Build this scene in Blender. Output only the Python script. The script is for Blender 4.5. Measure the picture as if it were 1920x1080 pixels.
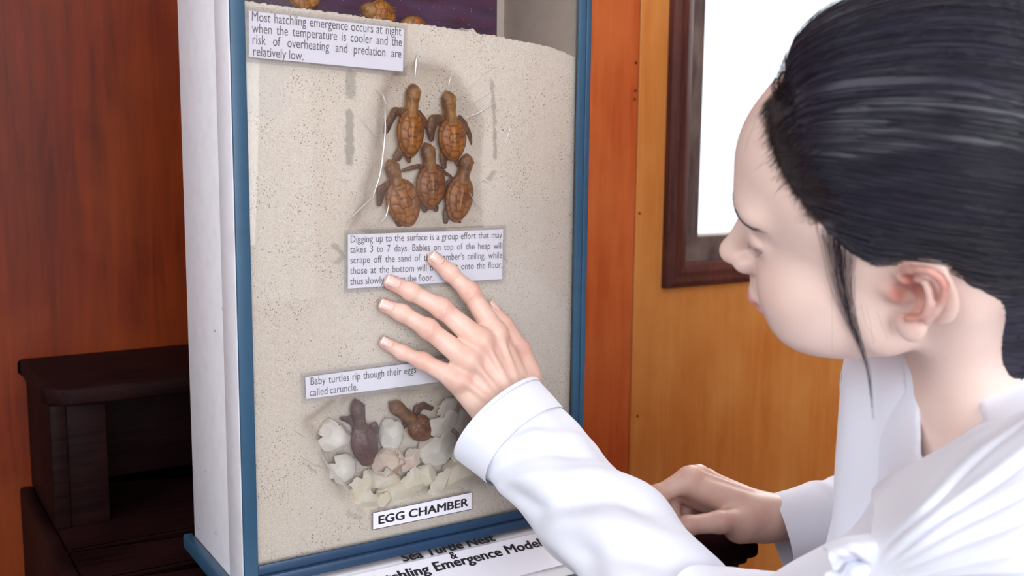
import bpy, bmesh, math, random
import numpy as np
from mathutils import Vector, Matrix

S = bpy.context.scene
COL = S.collection
for o in list(bpy.data.objects):
    bpy.data.objects.remove(o)

# ------------------------------------------------------------------ camera
CA, CP, CR, CF = math.radians(32.53), math.radians(7.676), math.radians(.571), 1920.0
FW = np.array([math.sin(CA)*math.cos(CP), math.cos(CA)*math.cos(CP), -math.sin(CP)])
_r = np.array([math.cos(CA), -math.sin(CA), 0.0]); _u = np.cross(_r, FW)
RT = _r*math.cos(CR)+_u*math.sin(CR); UP = -_r*math.sin(CR)+_u*math.cos(CR)
CAM = np.array([0.0, 0.0, .80])
cam = bpy.data.cameras.new('camera'); camo = bpy.data.objects.new('camera', cam); COL.objects.link(camo)
cam.sensor_width = 36; cam.lens = 36*CF/1920; cam.clip_start = .02
camo.matrix_world = Matrix(((RT[0], UP[0], -FW[0], CAM[0]), (RT[1], UP[1], -FW[1], CAM[1]), (RT[2], UP[2], -FW[2], CAM[2]), (0, 0, 0, 1)))
cam.dof.use_dof = True; cam.dof.focus_distance = .90; cam.dof.aperture_fstop = 8.0
S.camera = camo
S.view_settings.view_transform = 'Standard'; S.view_settings.look = 'None'
S.view_settings.gamma = 1; S.view_settings.use_curve_mapping = False
S.view_settings.exposure = 0.12

# ------------------------------------------------------------------ sky and daylight
W = bpy.data.worlds.new('overcast_sky'); S.world = W; W.use_nodes = True
W.node_tree.nodes['Background'].inputs[0].default_value = (.86, .93, 1.0, 1)
W.node_tree.nodes['Background'].inputs[1].default_value = 1.6

def area(name, loc, target, sx, sy, power, color):
    l = bpy.data.lights.new(name, 'AREA'); l.shape = 'RECTANGLE'; l.size = sx; l.size_y = sy
    l.energy = power; l.color = color
    o = bpy.data.objects.new(name, l); COL.objects.link(o); o.location = loc
    o.rotation_euler = (Vector(target)-Vector(loc)).to_track_quat('-Z', 'Y').to_euler()
    return o
# daylight that comes in by the open side behind the viewer, by the side opening and by the window
area('daylight_side_opening', (-1.27, .10, 1.35), (.7, .55, .6), 1.7, 1.3, 14, (.94, .97, 1.0))
area('daylight_open_front', (-.75, -2.0, 1.15), (.6, .6, .65), 2.2, 1.6, 64, (.94, .97, 1.0))
area('overhead_fill', (.9, -.9, 2.42), (.8, .3, .6), 1.6, 1.2, 20, (.95, .97, 1.0))  # unseen overhead light under the closed ceiling, where no skylight is built
area('daylight_window', (1.75, 1.52, 1.45), (.8, .55, .6), .9, 1.1, 24, (.92, .97, 1.0))

# ------------------------------------------------------------------ helpers
def ray(x, y): return (x-960)/CF*RT+(540-y)/CF*UP+FW
def P(x, y, d): return CAM+d*ray(x, y)                       # photo point at a depth
def on(x, y, ax, v):                                          # photo point on an axis plane
    r = ray(x, y); return CAM+(v-CAM[ax])/r[ax]*r
def onplane(x, y, p0, n):
    r = ray(x, y); return CAM+np.dot(np.asarray(p0)-CAM, n)/np.dot(r, n)*r

def tag(o, label=None, cat=None, group=None, kind=None):
    if label: o['label'] = label
    if cat: o['category'] = cat
    if group: o['group'] = group
    if kind: o['kind'] = kind
    return o

def empty(name, loc):
    o = bpy.data.objects.new(name, None); COL.objects.link(o); o.location = loc; o.empty_display_size = .02
    o['_o'] = list(map(float, loc)); return o

def mesh_obj(name, V, Fc, mat, parent=None, origin=None, smooth=True, auto=None):
    """world-space verts -> one mesh object; a child keeps its parent's origin"""
    V = np.asarray(V, float)
    if parent is not None: origin = np.array(parent['_o'])
    elif origin is None: origin = np.array([V[:, 0].mean(), V[:, 1].mean(), V[:, 2].min()])
    origin = np.asarray(origin, float)
    me = bpy.data.meshes.new(name)
    if isinstance(Fc, np.ndarray): Fc = Fc.tolist()
    me.from_pydata((V-origin).tolist(), [], Fc); me.update()
    if smooth: me.polygons.foreach_set('use_smooth', [True]*len(me.polygons))
    if auto is not None and smooth: me.set_sharp_from_angle(angle=math.radians(auto))
    for m in (mat if isinstance(mat, (list, tuple)) else [mat]): me.materials.append(m)
    o = bpy.data.objects.new(name, me); COL.objects.link(o); o['_o'] = origin.tolist()
    if parent is not None: o.parent = parent
    else: o.location = origin
    return o

def set_attr(o, name, vals):
    a = o.data.attributes.new(name, 'FLOAT', 'POINT'); a.data.foreach_set('value', np.asarray(vals, np.float32))

class MB:
    def __init__(s): s.V = []; s.F = []
    def add(s, V, F):
        n = len(s.V); s.V += [tuple(map(float, v)) for v in V]; s.F += [[i+n for i in f] for f in F]; return s
    def box(s, lo, hi, bev=.0008, seg=2):
        bm = bmesh.new(); bmesh.ops.create_cube(bm, size=1)
        c = [(a+b)/2 for a, b in zip(lo, hi)]; d = [abs(b-a) for a, b in zip(lo, hi)]
        for v in bm.verts: v.co = Vector((c[0]+v.co.x*d[0], c[1]+v.co.y*d[1], c[2]+v.co.z*d[2]))
        if bev: bmesh.ops.bevel(bm, geom=bm.edges[:], offset=min(bev, min(d)*.45), segments=seg, affect='EDGES', profile=.5)
        bm.verts.index_update()
        s.add([v.co for v in bm.verts], [[v.index for v in f.verts] for f in bm.faces]); bm.free(); return s
    def prism(s, poly, vec, bev=0):                            # polygon (3-D points) swept along vec
        bm = bmesh.new(); a = [bm.verts.new(Vector(p)) for p in poly]; b = [bm.verts.new(Vector(p)+Vector(vec)) for p in poly]
        n = len(poly); bm.faces.new(a); bm.faces.new(b[::-1])
        for i in range(n): bm.faces.new((a[i], b[i], b[(i+1) % n], a[(i+1) % n]))
        bmesh.ops.recalc_face_normals(bm, faces=bm.faces[:])
        if bev: bmesh.ops.bevel(bm, geom=bm.edges[:], offset=bev, segments=2, affect='EDGES', profile=.5)
        bm.verts.index_update()
        s.add([v.co for v in bm.verts], [[v.index for v in f.verts] for f in bm.faces]); bm.free(); return s
    def tube(s, pts, rad, n=8, caps=True):
        V, F = tube(pts, rad, n, caps); return s.add(V, F)
    def make(s, name, mat, parent=None, smooth=True, auto=35, origin=None):
        return mesh_obj(name, np.array(s.V), s.F, mat, parent, origin, smooth, auto)

def tube(pts, rad, n=8, caps=True):
    pts = np.asarray(pts, float); m = len(pts); rad = np.broadcast_to(np.asarray(rad, float), (m,))
    t = np.gradient(pts, axis=0); t /= np.linalg.norm(t, axis=1)[:, None]+1e-12
    ref = np.array([0, 0, 1.0]) if abs(t[0][2]) < .9 else np.array([1.0, 0, 0])
    a = np.cross(t[0], ref); a /= np.linalg.norm(a); V = []
    ang = np.linspace(0, 2*np.pi, n, endpoint=False)
    for i in range(m):
        a = a-t[i]*np.dot(a, t[i]); a /= np.linalg.norm(a)+1e-12; b = np.cross(t[i], a)
        V += [pts[i]+rad[i]*(math.cos(q)*a+math.sin(q)*b) for q in ang]
    F = [[i*n+j, i*n+(j+1) % n, (i+1)*n+(j+1) % n, (i+1)*n+j] for i in range(m-1) for j in range(n)]
    if caps: F += [list(range(n))[::-1], [(m-1)*n+j for j in range(n)]]
    return V, F

def spline(pts, n):
    """Catmull-Rom through the points, n samples"""
    p = np.asarray(pts, float); k = len(p)
    q = np.vstack([2*p[0]-p[1], p, 2*p[-1]-p[-2]]); u = np.linspace(0, k-1, n); i = np.minimum(u.astype(int), k-2); t = (u-i)[:, None]
    a, b, c, d = q[i], q[i+1], q[i+2], q[i+3]
    return .5*(2*b+(c-a)*t+(2*a-5*b+4*c-d)*t**2+(3*b-a-3*c+d)*t**3)

def grid_faces(nu, nv, wrap=False):
    F = []
    for i in range(nu-1):
        for j in range(nv if wrap else nv-1):
            k = (j+1) % nv; F.append([i*nv+j, (i+1)*nv+j, (i+1)*nv+k, i*nv+k])
    return F

def vnoise(p, seed=0):
    """smooth value noise, p (N,3) in cells"""
    p = np.asarray(p, float); i = np.floor(p).astype(np.int64); f = p-i; f = f*f*(3-2*f); out = 0
    for dx in (0, 1):
        for dy in (0, 1):
            for dz in (0, 1):
                h = ((i[:, 0]+dx)*73856093 ^ (i[:, 1]+dy)*19349663 ^ (i[:, 2]+dz)*83492791 ^ seed*2654435761) & 0xffffff
                h = (h*1103515245+12345) & 0x7fffffff; h = ((h >> 8) % 4096)/4096.0
                out = out+h*np.where(dx, f[:, 0], 1-f[:, 0])*np.where(dy, f[:, 1], 1-f[:, 1])*np.where(dz, f[:, 2], 1-f[:, 2])
    return out*2-1

# ---- implicit surfaces
def sn_mesh(f, lo, hi, h, blk=6, slack=1.0):
    """surface nets of f(points)=0 on a grid of step h, fine samples only near the surface"""
    lo = np.asarray(lo, float); n = np.ceil((np.asarray(hi)-lo)/h/blk).astype(int)*blk
    nb = n//blk
    cx = [lo[a]+(np.arange(nb[a])+.5)*blk*h for a in range(3)]
    G = np.stack(np.meshgrid(*cx, indexing='ij'), -1).reshape(-1, 3)
    dc = f(G); near = np.abs(dc) < blk*h*.92*slack
    D = np.repeat(np.repeat(np.repeat(np.where(dc < 0, -1., 1.).reshape(nb), blk, 0), blk, 1), blk, 2).astype(np.float32)*blk*h
    loc = np.stack(np.meshgrid(*[np.arange(blk)]*3, indexing='ij'), -1).reshape(-1, 3)
    bi = np.stack(np.unravel_index(np.nonzero(near)[0], nb), -1)*blk
    for s in range(0, len(bi), 800):
        idx = (bi[s:s+800, None, :]+loc[None]).reshape(-1, 3)
        D[idx[:, 0], idx[:, 1], idx[:, 2]] = f(lo+(idx+.5)*h)
    ins = D < 0; nx, ny, nz = D.shape
    c = np.zeros((nx-1, ny-1, nz-1), np.int8)
    for dx in (0, 1):
        for dy in (0, 1):
            for dz in (0, 1): c += ins[dx:nx-1+dx, dy:ny-1+dy, dz:nz-1+dz]
    act = (c > 0) & (c < 8); ci = np.stack(np.nonzero(act), -1)
    vid = -np.ones(act.shape, np.int64); vid[act] = np.arange(len(ci))
    acc = np.zeros((len(ci), 3)); cnt = np.zeros(len(ci))
    cor = [(a, b, e) for a in (0, 1) for b in (0, 1) for e in (0, 1)]
    val = {q: D[ci[:, 0]+q[0], ci[:, 1]+q[1], ci[:, 2]+q[2]] for q in cor}
    for q in cor:
        for ax in range(3):
            if q[ax]: continue
            q2 = list(q); q2[ax] = 1; q2 = tuple(q2); a, b = val[q], val[q2]; m = (a < 0) != (b < 0)
            t = np.where(m, a/np.where(a-b == 0, 1e-9, a-b), 0); pt = np.tile(np.array(q, float), (len(ci), 1)); pt[:, ax] = t
            acc[m] += pt[m]; cnt[m] += 1
    V = lo+(ci+acc/cnt[:, None]+.5)*h
    F = []
    for ax in range(3):
        o1, o2 = (ax+1) % 3, (ax+2) % 3
        sl = [slice(1, -1)]*3; sl[ax] = slice(0, D.shape[ax]-1)
        s2 = [slice(1, -1)]*3; s2[ax] = slice(1, D.shape[ax])
        a, b = ins[tuple(sl)], ins[tuple(s2)]; e = np.stack(np.nonzero(a != b), -1)
        if not len(e): continue
        base = e.copy(); base[:, o1] += 1; base[:, o2] += 1
        flip = a[e[:, 0], e[:, 1], e[:, 2]]
        def g(d1, d2):
            k = base.copy(); k[:, o1] -= d1; k[:, o2] -= d2; return vid[k[:, 0], k[:, 1], k[:, 2]]
        q = np.stack([g(1, 1), g(0, 1), g(0, 0), g(1, 0)], -1)
        q = np.where(flip[:, None], q, q[:, ::-1]); F.append(q)
    return V, np.vstack(F)

def relax(V, F, it=1, lam=.5):
    F = np.asarray(F); e = np.vstack([F[:, [0, 1]], F[:, [1, 2]], F[:, [2, 3]], F[:, [3, 0]]])
    for _ in range(it):
        s = np.zeros_like(V); k = np.zeros(len(V))
        np.add.at(s, e[:, 0], V[e[:, 1]]); np.add.at(k, e[:, 0], 1)
        np.add.at(s, e[:, 1], V[e[:, 0]]); np.add.at(k, e[:, 1], 1)
        V = V+lam*(s/np.maximum(k, 1)[:, None]-V)
    return V

def smin(a, b, k):
    h = np.clip(.5+.5*(b-a)/k, 0, 1); return b+(a-b)*h-k*h*(1-h)
def smax(a, b, k): return -smin(-a, -b, k)
def d_ell(p, c, r, M=None):
    q = p-np.asarray(c)
    if M is not None: q = q@M
    r = np.asarray(r, float); k0 = np.linalg.norm(q/r, axis=1); k1 = np.linalg.norm(q/r**2, axis=1)
    return k0*(k0-1)/np.maximum(k1, 1e-9)
def d_cone(p, a, b, ra, rb):
    a = np.asarray(a, float); ab = np.asarray(b, float)-a; t = np.clip((p-a)@ab/np.dot(ab, ab), 0, 1)
    return np.linalg.norm(p-a-t[:, None]*ab, axis=1)-(ra+(rb-ra)*t)
def d_chain(p, pts, rad, k=0):
    d = None
    for i in range(len(pts)-1):
        e = d_cone(p, pts[i], pts[i+1], rad[i], rad[i+1]); d = e if d is None else (smin(d, e, k) if k else np.minimum(d, e))
    return d
def unit(v): v = np.asarray(v, float); return v/np.linalg.norm(v)
# ------------------------------------------------------------------ materials
class NT:
    def __init__(s, name):
        s.m = bpy.data.materials.new(name); s.m.use_nodes = True; s.t = s.m.node_tree; s.b = s.t.nodes['Principled BSDF']; s.out = s.t.nodes['Material Output']
    def n(s, typ, **kw):
        x = s.t.nodes.new(typ)
        for k, v in kw.items():
            if hasattr(x, k) and not k.startswith('i_'): setattr(x, k, v)
        return x
    def l(s, a, b): s.t.links.new(a, b)
    def coord(s, scale=(1, 1, 1), kind='Object', loc=(0, 0, 0), rot=(0, 0, 0)):
        c = s.n('ShaderNodeTexCoord'); m = s.n('ShaderNodeMapping'); m.inputs['Scale'].default_value = scale; m.inputs['Location'].default_value = loc; m.inputs['Rotation'].default_value = rot
        s.l(c.outputs[kind], m.inputs[0]); return m.outputs[0]
    def noise(s, vec, scale, detail=4, rough=.55, dist=0.0):
        x = s.n('ShaderNodeTexNoise'); x.inputs['Scale'].default_value = scale; x.inputs['Detail'].default_value = detail; x.inputs['Roughness'].default_value = rough; x.inputs['Distortion'].default_value = dist
        s.l(vec, x.inputs['Vector']); return x.outputs[0]
    def voro(s, vec, scale, feature='F1', rnd=1.0):
        x = s.n('ShaderNodeTexVoronoi'); x.feature = feature; x.inputs['Scale'].default_value = scale; x.inputs['Randomness'].default_value = rnd
        s.l(vec, x.inputs['Vector']); return x.outputs['Distance']
    def ramp(s, fac, stops):
        x = s.n('ShaderNodeValToRGB'); e = x.color_ramp.elements
        while len(e) < len(stops): e.new(.5)
        for k, (p, c) in enumerate(stops):
            e[k].position = p; e[k].color = tuple(c)+(1,) if not np.isscalar(c) else (c, c, c, 1)
        s.l(fac, x.inputs[0]); return x.outputs[0]
    def mix(s, fac, a, b, mode='MIX'):
        x = s.n('ShaderNodeMix'); x.data_type = 'RGBA'; x.blend_type = mode
        for v, i in ((fac, 0), (a, 6), (b, 7)):
            if hasattr(v, 'links') or hasattr(v, 'is_linked'): s.l(v, x.inputs[i])
            elif np.isscalar(v): x.inputs[i].default_value = v
            else: x.inputs[i].default_value = tuple(v)+(1,)
        return x.outputs[2]
    def math(s, op, a, b=0.0, c=None):
        x = s.n('ShaderNodeMath'); x.operation = op
        for v, i in ((a, 0), (b, 1), (c, 2)):
            if v is None: continue
            if hasattr(v, 'is_linked'): s.l(v, x.inputs[i])
            else: x.inputs[i].default_value = v
        return x.outputs[0]
    def attr(s, name):
        x = s.n('ShaderNodeAttribute'); x.attribute_name = name; return x.outputs['Fac']
    def bump(s, h, strength=.3, dist=.001):
        x = s.n('ShaderNodeBump'); x.inputs['Strength'].default_value = strength; x.inputs['Distance'].default_value = dist
        s.l(h, x.inputs['Height']); s.l(x.outputs[0], s.b.inputs['Normal']); return x
    def set(s, color=None, rough=None, **kw):
        if color is not None:
            if hasattr(color, 'is_linked'): s.l(color, s.b.inputs['Base Color'])
            else: s.b.inputs['Base Color'].default_value = tuple(color)+(1,)
        if rough is not None:
            if hasattr(rough, 'is_linked'): s.l(rough, s.b.inputs['Roughness'])
            else: s.b.inputs['Roughness'].default_value = rough
        for k, v in kw.items(): s.b.inputs[k.replace('_', ' ')].default_value = v
        return s.m

def hexlin(h):
    c = [int(h[i:i+2], 16)/255 for i in (0, 2, 4)]
    return tuple(x/12.92 if x <= .04045 else ((x+.055)/1.055)**2.4 for x in c)

def paint(name, col, dirt, rough=.45, chips=0.0):
    t = NT(name); v = t.coord((1, 1, 1)); a = t.noise(v, 60, 5, .6); b = t.noise(v, 260, 4, .6)
    c = t.mix(t.ramp(a, [(.45, 0.), (.75, .35)]), col, dirt)
    if chips: c = t.mix(t.ramp(b, [(.70-chips, 0.), (.76-chips, 1.)]), c, (.6, .6, .58))
    t.bump(t.noise(t.coord((40, 40, 400)), 3, 3), .12, .0006); return t.set(c, rough)

M = {}
M['white_paint'] = paint('white_paint', hexlin('e0dfe6'), hexlin('c8c4c4'), .4)
M['blue_paint'] = paint('blue_paint', hexlin('2f5470'), hexlin('25425a'), .4, .0)
M['navy_paint'] = paint('navy_paint', hexlin('25405f'), hexlin('1a2f49'), .36, .0)
M['inner_paint'] = paint('inner_paint', hexlin('cbbfb4'), hexlin('b3a699'), .6)

def wood(name, base, dark, light, scale=(9, 9, .7), rough=.33, coat=.25, blotch=6, spec=.4):
    t = NT(name); v = t.coord(scale); g = t.noise(v, 6, 6, .62, .6); f = t.noise(t.coord((scale[0]*9, scale[1]*9, scale[2]*3)), 5, 3, .6)
    b = t.noise(t.coord((1.2, 1.2, .8)), blotch, 3, .5)
    c = t.mix(t.ramp(g, [(.33, 0.), (.68, 1.)]), dark, base); c = t.mix(t.ramp(b, [(.42, 0.), (.72, .75)]), c, light)
    c = t.mix(t.ramp(f, [(.52, 0.), (.8, .35)]), c, dark)
    t.b.inputs['Specular IOR Level'].default_value = spec; t.bump(f, .08, .0005); t.b.inputs['Coat Weight'].default_value = coat; t.b.inputs['Coat Roughness'].default_value = .25
    return t.set(c, rough)
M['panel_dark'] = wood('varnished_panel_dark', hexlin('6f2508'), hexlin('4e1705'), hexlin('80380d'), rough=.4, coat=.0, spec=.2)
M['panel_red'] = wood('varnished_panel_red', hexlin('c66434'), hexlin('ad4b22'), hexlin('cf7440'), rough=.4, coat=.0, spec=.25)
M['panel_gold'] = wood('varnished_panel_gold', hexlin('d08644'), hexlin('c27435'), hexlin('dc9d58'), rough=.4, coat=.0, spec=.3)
M['frame_wood'] = wood('window_frame_wood', hexlin('5b3430'), hexlin('3e221f'), hexlin('6e4238'), (30, 30, 2), .45, .0, spec=.15)
M['sash_wood'] = wood('weathered_sash_wood', hexlin('6d5e5c'), hexlin('4d403e'), hexlin('85766f'), (30, 30, 3), .6, .0, 20, spec=.2)
M['bench_wood'] = wood('dark_bench_wood', hexlin('221011'), hexlin('120808'), hexlin('2d1819'), (2, 26, 26), .5, .0, spec=.05)
M['bench_matt'] = wood('dark_bench_seat', hexlin('1f0e0f'), hexlin('110708'), hexlin('2a1517'), (2, 26, 26), .6, .0, spec=.0)
M['floor_wood'] = wood('floor_boards', hexlin('5a3a26'), hexlin('3b2416'), hexlin('6b4830'), (1, 20, 20), .45, .1)
t = NT('plaster'); t.bump(t.noise(t.coord(), 90, 4), .1, .001); M['plaster'] = t.set(hexlin('d8d5cf'), .8)

t = NT('sand'); v = t.coord()
c = t.mix(t.noise(v, 14, 4, .6), hexlin('dccfc5'), hexlin('cdbdb0'))
c = t.mix(t.ramp(t.noise(v, 1500, 3, .7), [(.40, 0.), (.60, 1.)]), c, hexlin('eee5da'))
grit = t.ramp(t.voro(v, 420), [(.0, 1.), (.19, 1.), (.27, 0.)]); gm = t.ramp(t.noise(v, 26, 3), [(.45, 0.), (.62, 1.)])
c = t.mix(t.math('MULTIPLY', grit, t.math('MULTIPLY', gm, .75)), c, hexlin('6d5748'))
g2 = t.ramp(t.voro(v, 150), [(.0, 1.), (.065, 1.), (.11, 0.)]); c = t.mix(t.math('MULTIPLY', g2, .7), c, hexlin('5a4639'))
g3 = t.ramp(t.voro(t.coord((1, 1, 1), loc=(3, 1, 2)), 520), [(.0, 1.), (.12, 1.), (.2, 0.)]); c = t.mix(t.math('MULTIPLY', g3, .5), c, hexlin('ece6de'))
c = t.mix(t.math('MULTIPLY', t.attr('seal'), .62), c, hexlin('8d8983'))
c = t.mix(t.math('MULTIPLY', t.attr('glare'), .55), c, hexlin('d6d0cc'))
t.bump(t.noise(v, 900, 3, .7), .5, .0012); M['sand'] = t.set(c, .9)

t = NT('paper'); M['paper'] = t.set(t.mix(t.noise(t.coord(), 40, 3), hexlin('f0eef6'), hexlin('e8e5f0')), .35)
t = NT('ink'); M['ink'] = t.set(hexlin('3a3740'), .5)
t = NT('black_ink'); M['black_ink'] = t.set(hexlin('1f1d22'), .45)

def clear(name, tint, gloss_rough, fac_scale, base=.0, milky=0.0, bump=None):
    """clear sheet: see-through body with a Fresnel sheen and, if old, a little milkiness"""
    m = bpy.data.materials.new(name); m.use_nodes = True; n = m.node_tree; n.nodes.clear()
    L = n.links.new; o = n.nodes.new('ShaderNodeOutputMaterial'); tr = n.nodes.new('ShaderNodeBsdfTransparent'); tr.inputs[0].default_value = tuple(tint)+(1,)
    gl = n.nodes.new('ShaderNodeBsdfGlossy'); gl.inputs['Roughness'].default_value = gloss_rough
    df = n.nodes.new('ShaderNodeBsdfDiffuse'); df.inputs[0].default_value = (.85, .85, .86, 1)
    fr = n.nodes.new('ShaderNodeFresnel'); fr.inputs[0].default_value = 1.5
    mu = n.nodes.new('ShaderNodeMath'); mu.operation = 'MULTIPLY_ADD'; mu.inputs[1].default_value = fac_scale; mu.inputs[2].default_value = base
    m1 = n.nodes.new('ShaderNodeMixShader'); m2 = n.nodes.new('ShaderNodeMixShader'); m1.inputs[0].default_value = milky
    L(fr.outputs[0], mu.inputs[0]); L(tr.outputs[0], m1.inputs[1]); L(df.outputs[0], m1.inputs[2]); L(mu.outputs[0], m2.inputs[0]); L(m1.outputs[0], m2.inputs[1]); L(gl.outputs[0], m2.inputs[2]); L(m2.outputs[0], o.inputs[0])
    if bump:
        tc = n.nodes.new('ShaderNodeTexCoord'); nz = n.nodes.new('ShaderNodeTexNoise'); nz.inputs['Scale'].default_value = bump; bp = n.nodes.new('ShaderNodeBump'); bp.inputs['Strength'].default_value = .4; bp.inputs['Distance'].default_value = .002
        L(tc.outputs['Object'], nz.inputs['Vector']); L(nz.outputs[0], bp.inputs['Height']); L(bp.outputs[0], gl.inputs['Normal']); L(bp.outputs[0], fr.inputs['Normal'])
    return m
M['glass'] = clear('clear_pane', (.992, .992, .988), .02, .8, 0.0, .0)
M['laminate'] = clear('laminate', (.975, .975, .98), .12, .6, .01, .05)
M['film'] = clear('plastic_film', (.985, .982, .975), .10, .9, .008, .012, 160)
t = NT('poster'); v = t.coord((1, 1, 1))
c = t.mix(t.ramp(t.noise(t.coord((3, 1, 14)), 5, 4), [(.35, 0.), (.7, 1.)]), hexlin('35243d'), hexlin('5b4566'))
c = t.mix(t.ramp(t.noise(t.coord((4, 1, 16), loc=(2, 0, 1)), 4, 3), [(.5, 0.), (.72, .7)]), c, hexlin('6b2a3c'))
c = t.mix(t.ramp(t.voro(v, 210), [(.0, 1.), (.06, 1.), (.09, 0.)]), c, hexlin('d8cdd8')); M['poster'] = t.set(c, .4)

t = NT('hatchling_skin'); v = t.coord(); c = t.mix(t.ramp(t.noise(v, 120, 4, .6), [(.4, 0.), (.62, 1.)]), hexlin('b5834c'), hexlin('7a5433'))
c = t.mix(t.attr('dark'), c, hexlin('4a342d')); c = t.mix(t.math('MULTIPLY', t.attr('mauve'), .8), c, hexlin('5f4a50'))
t.bump(t.voro(v, 700), .5, .0006); M['turtle'] = t.set(c, .42)
t = NT('hatchling_carapace'); v = t.coord(); c = t.mix(t.ramp(t.noise(v, 90, 4, .65), [(.35, 0.), (.66, 1.)]), hexlin('b9762f'), hexlin('935826'))
c = t.mix(t.ramp(t.noise(v, 45, 3, .6), [(.54, 0.), (.72, .65)]), c, hexlin('5c3826')); c = t.mix(t.math('MULTIPLY', t.attr('groove'), .85), c, hexlin('4a2a18'))
c = t.mix(t.math('MULTIPLY', t.attr('mauve'), .95), c, hexlin('5e444a'))
t.bump(t.noise(v, 300, 4), .4, .0006); M['carapace'] = t.set(c, .4)
t = NT('eye_black'); M['eye_black'] = t.set((.01, .01, .01), .15)

def shellmat(name, a, b):
    t = NT(name); v = t.coord(); c = t.mix(t.ramp(t.noise(v, 70, 4, .6), [(.4, 0.), (.65, 1.)]), a, b); t.bump(t.noise(v, 320, 4), .35, .0006)
    t.b.inputs['Subsurface Weight'].default_value = .15; t.b.inputs['Subsurface Radius'].default_value = (.003, .002, .0015); return t.set(c, .55)
M['shell_white'] = shellmat('eggshell_white', hexlin('eee9e4'), hexlin('e3d9d0'))
M['shell_cream'] = shellmat('eggshell_cream', hexlin('efe7da'), hexlin('e6d8c2'))
M['shell_pink'] = shellmat('eggshell_pink', hexlin('eadcd2'), hexlin('e2c6b6'))
# ------------------------------------------------------------------ the room
YW = 1.28
WX0, WX1, WZ0, WZ1 = 1.128, 2.03, .600, 1.72                    # window hole
b = MB(); b.box((-1.4, -2.3, -.06), (3.2, YW+.1, 0), 0); tag(b.make('floor', M['floor_wood'], smooth=False), kind='structure')
b = MB(); b.box((-1.4, -2.3, 2.5), (3.2, YW+.1, 2.56), 0); tag(b.make('ceiling', M['plaster'], smooth=False), kind='structure')
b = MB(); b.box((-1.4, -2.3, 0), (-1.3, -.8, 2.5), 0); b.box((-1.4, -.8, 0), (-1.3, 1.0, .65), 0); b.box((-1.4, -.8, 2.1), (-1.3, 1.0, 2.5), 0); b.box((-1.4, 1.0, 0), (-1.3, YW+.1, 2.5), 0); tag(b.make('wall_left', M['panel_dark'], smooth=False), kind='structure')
b = MB(); b.box((3.1, -2.3, 0), (3.2, YW-.001, 2.5), 0); tag(b.make('wall_right', M['panel_gold'], smooth=False), kind='structure')  # unseen, added to keep the bright sky out of the pane's reflection
b = MB(); b.box((.75, -2.3, 0), (3.099, -2.2, 2.5), 0); tag(b.make('wall_front', M['panel_red'], smooth=False), kind='structure')  # unseen too, added to dim what the pane mirrors
def wall_back():
    V, F, mi = [], [], []
    def add(x0, x1, z0, z1, m):
        b = MB(); b.box((x0, YW, z0), (x1, YW+.08, z1), .0012, 1); n = len(V); V.extend(b.V); F.extend([[i+n for i in f] for f in b.F]); mi.extend([m]*len(b.F))
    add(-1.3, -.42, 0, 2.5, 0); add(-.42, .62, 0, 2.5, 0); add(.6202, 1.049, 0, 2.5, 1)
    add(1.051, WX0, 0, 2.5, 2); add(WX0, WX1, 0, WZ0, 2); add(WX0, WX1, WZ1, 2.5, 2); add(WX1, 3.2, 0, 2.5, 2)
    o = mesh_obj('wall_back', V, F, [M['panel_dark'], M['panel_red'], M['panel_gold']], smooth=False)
    o.data.polygons.foreach_set('material_index', mi); return tag(o, kind='structure')
wall_back()
# moulding and sash of the window
win = tag(empty('window_1', (1.57, YW, WZ0)), kind='structure')
def bar_frame(x0, x1, z0, z1, prof, name, mat):
    """mitred frame; prof = list of (inset from outer edge, y)"""
    V = []; n = len(prof)
    for cx, cz, sx, sz in ((x0, z0, 1, 1), (x1, z0, -1, 1), (x1, z1, -1, -1), (x0, z1, 1, -1)):
        V += [(cx+sx*i, y, cz+sz*i) for i, y in prof]
    F = [[k*n+j, k*n+(j+1) % n, ((k+1) % 4)*n+(j+1) % n, ((k+1) % 4)*n+j] for k in range(4) for j in range(n)]
    return mesh_obj(name, V, F, mat, win, smooth=True, auto=24)
bar_frame(1.108, 2.05, .577, 1.745, [(0, YW), (0, YW-.012), (.004, YW-.018), (.010, YW-.020), (.018, YW-.017), (.026, YW-.019), (.037, YW-.015), (.040, YW-.013), (.040, YW+.02), (.0201, YW+.02), (.0201, YW)], 'moulding', M['frame_wood'])
bar_frame(1.149, 2.009, .618, 1.704, [(-.012, YW+.024), (-.012, YW+.003), (0, YW+.003), (.040, YW+.004), (.0425, YW+.007), (.0425, YW+.04), (.0, YW+.04)], 'sash', M['sash_wood'])
b = MB()
for zz in (.905, .84, .79): b.box((1.181, YW+.012, zz), (1.1835, YW+.018, zz+.0025), .0004)
b.make('pin', M['white_paint'], win)
# little nail heads along the panel joint
b = MB()
for px, py in ((1192, 118), (1191, 170), (1190, 186), (1199, 400), (1195, 780)):
    c = on(px, py, 1, YW); b.box(c-(.0018, .0015, .0018), c+(.0018, .001, .0018), .0008)
tag(b.make('trim_1', M['bench_wood']), kind='structure')

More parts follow.
